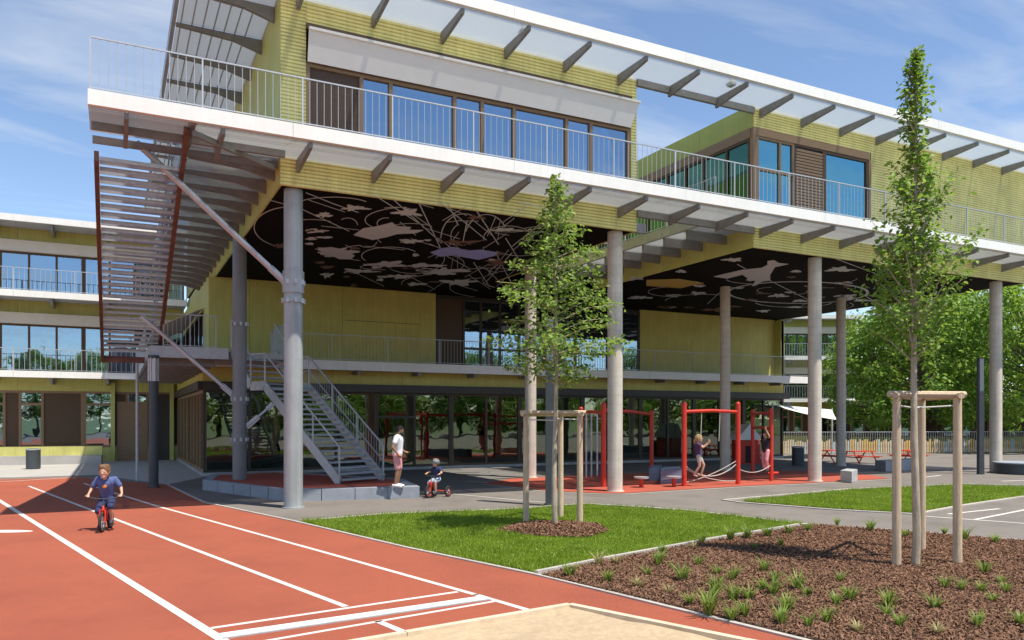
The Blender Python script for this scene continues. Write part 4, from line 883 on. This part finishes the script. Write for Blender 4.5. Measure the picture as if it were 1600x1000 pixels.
# ------------------------------------------------------------------ play equipment
def at(o, x, y, z=0): return P(x,y)-o+Vector((0,0,z))
def frame(label, posts, rails, heights, r=.06):
    o = P(*posts[0]); t = thing('climbing_frame', label, 'climbing frame', o)
    for (x, y), h in zip(posts, heights):
        p = at(o,x,y); k = MB().tube([p, p+Vector((0,0,h))], r, 12).build('post','red',t,True); MB().sphere(p+Vector((0,0,h)), (r,r,r*.8)).build('cap','red',k,True)
    for a, b, z0, z1 in rails:
        p, q = at(o,*posts[a],z0), at(o,*posts[b],z1); m1 = p.lerp(q,.5)+Vector((0,0,.04)); MB().tube([p,m1,q], r*.7, 10).build('crossbar','red',t,True)
    return t, o
F1, o1_ = frame('red climbing frame with slack ropes that the girl balances on', ((1069,760),(1153,757)), ((0,1,2.5,2.5),), (2.78,2.78), .085)
def rope(t, pts, r=.014, name='rope'):
    p = [Vector(q) for q in pts]; MB().tube(p, r, 6).build(name,'rope',t,True)
def sag(p, q, s, n=10): return [Vector(p).lerp(Vector(q),i/n)-Vector((0,0,s*4*(i/n)*(1-i/n))) for i in range(n+1)]
pa, pb = at(o1_,1069,760), at(o1_,1153,757)
rope(F1, sag(pa+Vector((0,0,.72)), pb+Vector((0,0,.75)), .42), .018); rope(F1, sag(pa+Vector((0,0,.12)), pb+Vector((0,0,.85)), .10)); rope(F1, sag(pa+Vector((0,0,.62)), pb+Vector((0,0,.14)), .16))
for f in (.32,.66): c_ = pa.lerp(pb,f); rope(F1, [c_+Vector((0,0,2.5)), c_+Vector((-.05,0,1.5))], .014)
F2, o2_ = frame('narrow red climbing frame gripped by the person in black', ((1205,752),(1176,742)), ((0,1,2.45,2.45),(0,1,1.9,1.9)), (2.6,2.6), .075)
rope(F2, sag(at(o2_,1153,757,.55), at(o2_,1205,752,.6), .2)); MB().tube([at(o2_,1200,752,.30), at(o2_,1216,752,.30)], .05, 8).build('foot_peg','red',F2,True)
F3, o3_ = frame('red climbing frame with hanging grey poles behind the front column', ((943,761),(908,748),(1018,741)), ((0,1,2.45,2.5),(0,2,2.55,2.45)), (2.75,2.65,2.55), .085)
for i, x in enumerate((916,924,933)): MB().tube([at(o3_,x,757-i,.25), at(o3_,x,757-i,2.45)], .03, 8).build('hanging_pole','galv_bright',F3,True)
def stool(x, y, label):
    t = thing('balance_stool', label, 'play stool', P(x,y)); MB().tube([(0,0,0),(0,0,.30)],.07,10).build('stem','red',t,True); MB().tube([(0,0,.30),(0,0,.36)],[.24,.25],16).build('disc','galv',t,True)
stool(1002,762,'round grey balance stool on a red stem right of the pale front column'); stool(1053,761,'round grey balance stool on a red stem next to the red frame')
def block(label, pts, h, mt, name='seat_block'):
    c_ = sum((P(*p) for p in pts), Vector())/len(pts); b = MB().prism([tuple(P(*p)-c_)[:2] for p in pts], 0, h).mesh(name, mt); o = put(name, b, None, c_); 
    m = o.modifiers.new('bevel','BEVEL'); m.width = .015; m.segments = 2; return tag(o, label, 'seat block')
block('blue-grey concrete block under the red climbing frame', ((1032,757),(1066,756),(1062,749),(1036,750)), .50, 'blue_box'); block('dark play block behind the balance stools', ((1014,752),(1031,752),(1034,746),(1018,746)), .48, 'blue_box')
block('pale cube-shaped concrete seat beside the play surface', ((1313,753),(1331,755),(1340,751),(1323,749.5)), .42, 'concrete')
block('long concrete bench block beyond the small lawn', ((1367,735),(1384,737),(1440,734),(1424,731)), .45, 'concrete_blue')
t = thing('round_planter', 'low round dark seat ring at the right edge of the yard', 'planter', P(1603,740)); MB().tube([(0,0,0),(0,0,.42)],1.15,32).build('wall','dark_metal',t,True); MB().tube([(0,0,.42),(0,0,.47)],1.2,32).build('seat_rim','concrete_blue',t,True)
def picnic(x, y, rz, label):
    t = thing('picnic_table', label, 'picnic table', P(x,y), rz, 'red picnic tables by the fence'); t.scale = (.85,.85,.85)
    for k in range(4): MB().box(-.9,.9,-.36+k*.185,-.36+k*.185+.165,.70,.74).build('top_board','red',t)
    for s in (-1,1):
        MB().box(-.9,.9,s*.75-.13,s*.75+.13,.42,.46).build('seat','red',t)
        for e in (-.7,.7): MB().bar((e,s*.7,0),(e,s*.25,.70),.06,.05).build('leg','red',t)
    for e in (-.7,.7): MB().box(e-.03,e+.03,-.8,.8,.36,.42).build('crosspiece','red',t)
picnic(1293,722,R(20),'red picnic table half hidden by the thin pale column'); picnic(1343,724,R(-5),'red picnic table standing free in front of the fence'); picnic(1420,722,R(10),'red picnic table behind the staked columnar tree')
# picket fence
fa, fb = P(1205,710), P(1660,707); FN = thing('picket_fence', 'mixed timber and metal picket fence closing the yard at the back right', 'fence', fa)
d = fb-fa; n = int(d.length/.165); rd = random.Random(12); fz = math.atan2(d.y, d.x)
pm = [[MB().box(-.055,.055,-.015,.015,.05,h_).mesh('picket', m_) for h_ in (.78,.86,.94)] for m_ in ('pale_board','ochre_board','bluegrey_board','pale_board')]
rodm = MB().tube([(0,0,.05),(0,0,1.42)],.016,6).mesh('rod','galv_bright')
for i in range(min(n,290)):
    put('picket', pm[rd.choice((0,0,1,1,2,3))][rd.randrange(3)], FN, d*(i/n), fz)
rb = MB()
for i in range(n): rb.tube([d*((i+.5)/n)+Vector((0,.03,.05)), d*((i+.5)/n)+Vector((0,.03,1.40))], .013, 5, False)
rb.bar(Vector((0,.03,1.42)), d+Vector((0,.03,1.42)), .04, .04); rb.bar(Vector((0,.03,.3)), d+Vector((0,.03,.3)), .03, .04); tag(rb.build('railing','galv_bright',FN), kind='stuff')
# shade sail
sa = P(1207,722); SA = thing('shade_sail', 'white triangular shade sail stretched behind the columns', 'shade sail', sa)
A = PZ(1207,44,632)-sa; B_ = PZ(1309,44,656)-sa; Cc = PZ(1300,50,640)-sa; b = MB(); N = 8; idx = {}; vv = []; ff = []
for i in range(N+1):
    for j in range(N+1-i):
        u, v = i/N, j/N; p = A*(1-u-v)+B_*u+Cc*v; p = p-Vector((0,0,.5*27*u*v*(1-u-v)/4+.35*u*(1-u))); idx[i,j] = len(vv); vv.append(p)
for i in range(N):
    for j in range(N-i):
        ff.append((idx[i,j],idx[i+1,j],idx[i,j+1])); 
        if j < N-i-1: ff.append((idx[i+1,j],idx[i+1,j+1],idx[i,j+1]))
so_ = b.add(vv, ff).build('sail','white',SA,True); m = so_.modifiers.new('thickness','SOLIDIFY'); m.thickness = .01
for q in (A, B_, Cc): MB().tube([Vector((q.x,q.y,-.0)), q+Vector((0,0,.1))], .05, 8).build('pole','galv_bright',SA,True)
# play house
ph = P(1270/1.0-108,741); pp = thing('play_house', 'small red play house with pale roof seen beyond the red frame', 'play house', PZ(1165,40), -.4)
MB().box(-.55,.55,-.5,.5,0,1.2).build('wall','red',pp); MB().add([(-.7,-.6,1.2),(.7,-.6,1.2),(.7,.6,1.2),(-.7,.6,1.2),(0,-.6,2.0),(0,.6,2.0)],[(0,1,4),(1,2,5,4),(2,3,5),(3,0,4,5),(3,2,1,0)]).build('roof','white',pp); MB().box(-.2,.2,-.51,-.5,.05,.9).build('door_opening','tyre',pp)
# far school wings on the right
W2 = thing('far_classroom_block', 'distant three-storey yellow classroom block behind the thin pale columns', 'building', (0,0,0))
ca, cb2 = PZ(1215,70), PZ(1352,70); W2.location = ca; W2.rotation_euler[2] = math.atan2((cb2-ca).y,(cb2-ca).x)
balcony_block(W2, 0, (cb2-ca).length*.9, 0, (3.9,7.6,11.2), 1.6, 3.6)
MB().box((cb2-ca).length*.93,(cb2-ca).length*1.25,-1.5,4,0,7.2).build('stair_tower','panel',W2)
W3 = thing('low_classroom_wing', 'low yellow classroom wing with white roof edge behind the fence on the right', 'building', (0,0,0))
ca, cb2 = PZ(1330,66), PZ(1760,66); W3.location = ca; W3.rotation_euler[2] = math.atan2((cb2-ca).y,(cb2-ca).x)
balcony_block(W3, 0, (cb2-ca).length, 0, (3.75,), 1.5, 4.2)
balustrade(W3, (0,-1.5,3.9),((cb2-ca).length,-1.5,3.9), sp=.25, r=.014)
# ------------------------------------------------------------------ people
def capsule_chain(b, pts, rs, n=10):
    for (p, q), (r0, r1) in zip(zip(pts[:-1], pts[1:]), zip(rs[:-1], rs[1:])): b.tube([p,q],[r0,r1],n); b.sphere(p,r0,n,6)
    b.sphere(pts[-1], rs[-1], n, 6)
def fuse(o, vox, it=4):
    m = o.modifiers.new('fuse','REMESH'); m.mode = 'VOXEL'; m.voxel_size = vox; m.use_smooth_shade = True
    s = o.modifiers.new('smooth','SMOOTH'); s.iterations = it; s.factor = .5
def person(label, loc, rz, J, s, skin, hair, top, bottom, shoe, long_hair=False, sleeve=.55, legs=.55, pr=None, extra=None, cap=None, beard=False):
    # J: joints in metres for a 1.75 m adult, scaled by s; person looks along -y
    t = thing('person', label, 'person', loc, rz); g_ = {k: Vector(v)*s for k, v in J.items()}
    hd = g_['head']; nk = g_['neck']; b = MB(); k = s; ks = s*(1.1 if s < .8 else 1)
    capsule_chain(b, [g_['pelvis'], g_['waist'], g_['chest'], nk], [.125*k,.115*k,.125*k,.05*k])
    hr = .105*k*(1.42 if s < .7 else 1.36 if s < .81 else 1)
    capsule_chain(b, [nk, hd], [.052*k,.06*k]); b.sphere(hd, (hr*.80, hr*.98, hr*1.18), 14, 10)
    f = Vector(J.get('face',(0,-1,0))).normalized(); sd_ = f.cross(Vector((0,0,1))).normalized()
    b.sphere(hd+f*hr*.98+Vector((0,0,-.12*hr)), (hr*.13,hr*.2,hr*.2), 8, 6); b.sphere(hd+f*hr*.55+Vector((0,0,-.78*hr)), (hr*.42,hr*.42,hr*.34), 8, 6)
    for sg in (-1,1): b.sphere(hd+sd_*sg*hr*.82+Vector((0,0,-.08*hr)), (hr*.13,hr*.2,hr*.26), 8, 6)
    for S_ in 'LR':
        sh_, el, wr, ha = g_['sh'+S_], g_['el'+S_], g_['wr'+S_], g_['ha'+S_]; capsule_chain(b, [g_['chest'].lerp(sh_,.4)+Vector((0,0,.04*k)), sh_, el, wr], [.07*k,.058*k,.042*k,.028*k])
        d = (ha-wr).normalized(); pal = wr+d*.05*k; sv = d.cross(Vector((0,.3,1))).normalized(); nv = sv.cross(d); capsule_chain(b, [wr, pal, pal+d*.03*k], [.027*k,.036*k,.034*k])
        for i, L in enumerate((.066,.078,.072,.056)):
            o_ = pal+d*.04*k+sv*(i-1.5)*.021*k; m1 = o_+d*L*.55*k+nv*.008*k; e = m1+d*L*.35*k+nv*.030*k; capsule_chain(b, [o_,m1,e], [.0105*k,.0098*k,.0085*k], 6)
        o_ = wr+d*.03*k+sv*.032*k; capsule_chain(b, [o_, o_+d*.035*k+sv*.03*k, o_+d*.07*k+sv*.032*k+nv*.015*k], [.013*k,.012*k,.010*k], 6)
        hp, kn, an, to = g_['hi'+S_], g_['kn'+S_], g_['an'+S_], g_['to'+S_]
        capsule_chain(b, [hp, hp.lerp(kn,.5), kn, kn.lerp(an,.35), an, to], [.088*k,.078*k,.055*k,.056*k,.036*k,.032*k])
    o = b.build('body', skin, t); fuse(o, max(.0075,.011*k))
    e = MB()
    for sg in (-1,1): e.sphere(hd+f*hr*.86+sd_*sg*hr*.32+Vector((0,0,.04*hr)), hr*.075, 8, 6)
    e.build('eyes','eye',t,True); MB().sphere(hd+f*hr*.90+Vector((0,0,-.52*hr)), (hr*.24,hr*.12,hr*.06), 8, 6).build('mouth','lip',t,True)
    h_ = MB(); h_.sphere(hd-f*hr*.17+Vector((0,0,.24*hr)), (hr*.97,hr*1.08,hr*1.10), 14, 10); h_.sphere(hd-f*hr*.30+Vector((0,0,-.15*hr)), (hr*.86,hr*.86,hr*.8), 12, 8)
    for i in range(14):
        a = i*2.4; h_.sphere(hd-f*hr*.02+Vector((math.cos(a)*hr*.55, math.sin(a)*hr*.62, hr*(.80+.16*math.sin(i*1.7)))), hr*.34, 7, 5)
    if long_hair: capsule_chain(h_, [hd-f*hr*.9+Vector((0,0,.3*hr)), hd-f*hr*1.25+Vector((0,0,-.7*hr)), hd-f*hr*1.1+Vector((0,0,-1.9*hr))], [hr*.4,hr*.38,hr*.15])
    fuse(h_.build('hair', hair, t), .011*k, 2)
    c_ = MB(); capsule_chain(c_, [g_['pelvis']+Vector((0,0,.02*k)), g_['waist'], g_['chest'], g_['chest'].lerp(nk,.55)], [.148*k,.142*k,.150*k,.085*k], 14)
    for S_ in 'LR':
        sh_, el = g_['sh'+S_], g_['el'+S_]; capsule_chain(c_, [g_['chest'].lerp(sh_,.3)+Vector((0,0,.03*k)), sh_, sh_.lerp(el,sleeve)], [.095*k,.082*k,.076*k])
        capsule_chain(c_, [g_['pelvis'], g_['chest'].lerp(sh_,.45)], [.12*k,.13*k])
    fuse(c_.build('shirt', top, t), .012*k, 3)
    c_ = MB(); 
    for S_ in 'LR':
        hp, kn = g_['hi'+S_], g_['kn'+S_]; e_ = hp.lerp(kn, min(1,legs)); capsule_chain(c_, [g_['pelvis']+Vector((0,0,.03*k)), hp, e_], [.130*k,.110*k,.086*k])
        if legs > 1: capsule_chain(c_, [kn, kn.lerp(g_['an'+S_],legs-1)], [.08*k,.07*k])
    fuse(c_.build('shorts' if legs <= 1 else 'trousers', bottom, t), .012*k, 3)
    if shoe:
        for S_ in 'LR':
            an, to = g_['an'+S_], g_['to'+S_]; c_ = MB(); capsule_chain(c_, [an+Vector((0,0,-.01*k)), an.lerp(to,.5), to], [.05*k,.046*k,.042*k]); capsule_chain(c_, [an-(to-an)*.3+Vector((0,0,-.02*k)), to], [.042*k,.040*k]); fuse(c_.build('shoe', shoe, t), .010*k, 2)
    if beard: fuse(MB().sphere(hd+f*hr*.42+Vector((0,0,-.74*hr)), (hr*.62,hr*.62,hr*.42), 12, 8).build('beard', hair, t), .008, 2)
    if cap: MB().sphere(hd-f*hr*.06+Vector((0,0,.32*hr)), (hr*1.06,hr*1.16,hr*1.02), 16, 9).build('helmet', cap, t, True)
    if pr: MB().sphere(g_['chest']+Vector((0,-.135*k,-.06*k)), (.055*k,.012*k,.055*k), 12, 7).build('shirt_print', pr, t, True)
    return t
ml = P(622,762,.325)
man = dict(pelvis=(0,.02,.94), waist=(0,.01,1.10), chest=(0,0,1.33), neck=(0,-.02,1.50), head=(0,-.05,1.63), face=(.15,-1,-.45),
    shL=(.19,0,1.42), elL=(.27,.06,1.14), wrL=(.20,-.16,1.00), haL=(.17,-.24,.98), shR=(-.19,0,1.42), elR=(-.30,.10,1.14), wrR=(-.22,-.04,.93), haR=(-.19,-.10,.87),
    hiL=(.095,.02,.90), knL=(.12,-.03,.49), anL=(.13,.05,.08), toL=(.15,-.12,.045), hiR=(-.095,.02,.90), knR=(-.10,.0,.49), anR=(-.10,.07,.08), toR=(-.11,-.10,.045))
person('man in white T-shirt and pink shorts standing at the foot of the steel stair', ml, R(62), man, 1.0, 'skin_tan', 'hair_black', 'white_cloth', 'pink_cloth', 'shoe', sleeve=.5, legs=.82, beard=True)
# boy on the small red bike (front wheel towards the viewer)
def bike(label, loc, rz, wr, wb, fork_h, tr=.028, trike=False, col='red', hw_=.26):
    t = thing('tricycle' if trike else 'childs_bicycle', label, 'tricycle' if trike else 'bicycle', loc, rz)
    yf, yb = -wb/2, wb/2
    wheels = [(0,yf)]+([(-.24,yb),(.24,yb)] if trike else [(0,yb)])
    for i, (x, y) in enumerate(wheels):
        r = wr if i == 0 else wr*(.85 if trike else 1); wh = MB().torus((0,0,0), r-tr, tr, 'x', 26, 8).build('wheel','tyre',t,True,(x,y,r))
        MB().torus((0,0,0), r-tr*2.1, .012, 'x', 26, 6).build('rim','chrome' if not trike else col,wh,True); sp_b = MB()
        for k in range(12): a = k*math.pi/6; sp_b.tube([(0,0,0),(0,(r-tr*2)*math.cos(a),(r-tr*2)*math.sin(a))],.004,4,False)
        sp_b.build('spokes','chrome',wh); MB().tube([(-.05,0,0),(.05,0,0)],.02,10).build('hub','chrome',wh,True)
    hs = Vector((0,yf+.10,fork_h-.12)); fk = MB()
    for s in (-1,1): fk.tube([(s*.055,yf,wr),(s*.05,yf+.04,wr*2+.03),(0,yf+.06,wr*2+.05)],.015,8)
    fk.tube([(0,yf+.06,wr*2+.03),hs],.022,8); fk.build('fork',col,t,True)
    fr_ = MB(); seat = Vector((0,yb*.35,fork_h*.72)); bb_ = Vector((0,yb*.05,wr*1.05)); fr_.tube([hs-Vector((0,0,.08)),bb_],.024,10).tube([bb_,seat],.020,10).tube([hs-Vector((0,0,.05)),bb_.lerp(seat,.6)],.02,10)
    for x in ((-.24,.24) if trike else (-.05,.05)): fr_.tube([bb_,(x,yb,wr*.85 if trike else wr)],.016,8)
    if trike: fr_.tube([(-.26,yb,wr*.85),(.26,yb,wr*.85)],.018,8)
    fr_.build('frame',col,t,True)
    hb = MB().tube([hs,hs+Vector((0,.02,.12)),hs+Vector((0,.02,.13))],.014,8).tube([(-hw_,hs.y+.08,fork_h+.06),(-.12,hs.y+.03,fork_h+.02),(.12,hs.y+.03,fork_h+.02),(hw_,hs.y+.08,fork_h+.06)],.013,8).build('handlebar','dark_metal',t,True)
    for s in (-1,1): MB().tube([(s*(hw_-.07),hs.y+.06,fork_h+.045),(s*(hw_+.01),hs.y+.084,fork_h+.062)],.019,8).build('grip','tyre',hb,True)
    sb = MB().sphere(seat+Vector((0,.03,.03)),(.075,.12,.035),12,7).build('saddle','tyre',t,True)
    pd = MB().tube([bb_+Vector((-.09,0,0)),bb_+Vector((.09,0,0))],.012,6).bar(bb_+Vector((.085,0,0)),bb_+Vector((.085,-.08,-.07)),.012,.02).bar(bb_+Vector((-.085,0,0)),bb_+Vector((-.085,.08,.07)),.012,.02).box(.09,.17,bb_.y-.11,bb_.y-.05,bb_.z-.085,bb_.z-.065).box(-.17,-.09,bb_.y+.05,bb_.y+.11,bb_.z+.06,bb_.z+.08)
    pd.build('crank','dark_metal',t); return t
bl = P(166,829); brz = math.atan2(CAM[1]-bl.y, CAM[0]-bl.x)+math.pi/2-R(14)
bike('small red bicycle ridden along the lane by the boy', bl, brz, .20, .62, .64, hw_=.33)
k_ = .66
boy = dict(pelvis=(0,.16,.765), waist=(0,.11,.94), chest=(0,-.02,1.19), neck=(0,-.10,1.34), head=(0,-.17,1.50), face=(-.15,-1,-.2),
    shL=(.19,.02,1.29), elL=(.335,.03,1.08), wrL=(.385,-.09,.93), haL=(.375,-.16,.885), shR=(-.19,.02,1.29), elR=(-.335,.03,1.08), wrR=(-.385,-.09,.93), haR=(-.375,-.16,.885),
    hiL=(.10,.12,.78), knL=(.15,-.22,.62), anL=(.15,-.08,.27), toL=(.16,-.22,.22), hiR=(-.10,.12,.76), knR=(-.15,-.16,.50), anR=(-.15,.08,.16), toR=(-.16,-.06,.10))
person('boy in blue T-shirt riding a small red bicycle on the track', bl, brz, boy, .80, 'skin', 'hair_brown', 'blue_shirt', 'navy', 'shoe_dark', sleeve=.7, legs=.95, pr='orange_print')
tl = P(680,777); trz = R(-58)
bike('little red tricycle under the sitting toddler near the platform', tl, trz, .19, .60, .60, .03, True)
tod = dict(pelvis=(0,.16,.82), waist=(0,.17,.96), chest=(0,.13,1.18), neck=(0,.08,1.33), head=(0,.04,1.50), face=(-.5,-1,.1),
    shL=(.17,.11,1.25), elL=(.33,.02,1.08), wrL=(.35,-.12,1.06), haL=(.34,-.19,1.02), shR=(-.17,.11,1.25), elR=(-.33,.02,1.08), wrR=(-.35,-.12,1.06), haR=(-.34,-.19,1.02),
    hiL=(.10,.12,.78), knL=(.20,-.28,.70), anL=(.19,-.22,.26), toL=(.20,-.38,.20), hiR=(-.10,.12,.78), knR=(-.20,-.24,.62), anR=(-.19,-.10,.18), toR=(-.20,-.26,.12))
person('toddler in navy top and grey helmet sitting on a red tricycle', tl, trz, tod, .66, 'skin', 'hair_brown', 'navy', 'denim', 'shoe_dark', sleeve=.5, legs=.9, cap='grey_helmet')
gl_ = P(1092,760); grz = R(48)
girl = dict(pelvis=(0,.0,.92), waist=(0,.03,1.08), chest=(0,.06,1.31), neck=(0,.03,1.48), head=(0,.0,1.62), face=(0,-1,.1),
    shL=(.16,.04,1.40), elL=(.21,-.18,1.28), wrL=(.16,-.36,1.46), haL=(.15,-.40,1.53), shR=(-.16,.04,1.40), elR=(-.21,-.18,1.26), wrR=(-.16,-.38,1.42), haR=(-.15,-.43,1.48),
    hiL=(.085,.0,.88), knL=(.09,-.20,.52), anL=(.08,-.08,.09), toL=(.08,-.24,.06), hiR=(-.085,.0,.88), knR=(-.09,-.03,.48), anR=(-.08,.20,.10), toR=(-.08,.07,.05))
person('barefoot girl with blond ponytail balancing on the rope of the red frame', gl_+Vector((0,0,.30)), grz, girl, .80, 'skin', 'hair_blond', 'purple_cloth', 'beige_cloth', None, True, sleeve=.45, legs=.55)
pl_ = P(1196,752)+Vector((0,0,.34))
cl = dict(pelvis=(0,.0,.93), waist=(0,.02,1.09), chest=(0,.0,1.32), neck=(0,-.01,1.49), head=(0,-.02,1.63), face=(-.4,-1,.2),
    shL=(.17,0,1.41), elL=(.26,-.16,1.56), wrL=(.18,-.26,1.80), haL=(.17,-.28,1.88), shR=(-.17,0,1.41), elR=(-.22,-.18,1.22), wrR=(-.10,-.34,1.32), haR=(-.06,-.38,1.36),
    hiL=(.09,0,.89), knL=(.10,-.10,.50), anL=(.09,.03,.09), toL=(.09,-.12,.05), hiR=(-.09,0,.89), knR=(-.09,-.02,.49), anR=(-.08,.08,.09), toR=(-.08,-.07,.05))
person('dark-haired person in black top and pink trousers climbing the narrow red frame', pl_, R(-75), cl, .84, 'skin', 'hair_black', 'black_cloth', 'pink_cloth', 'shoe_dark', sleeve=.4, legs=1.8)
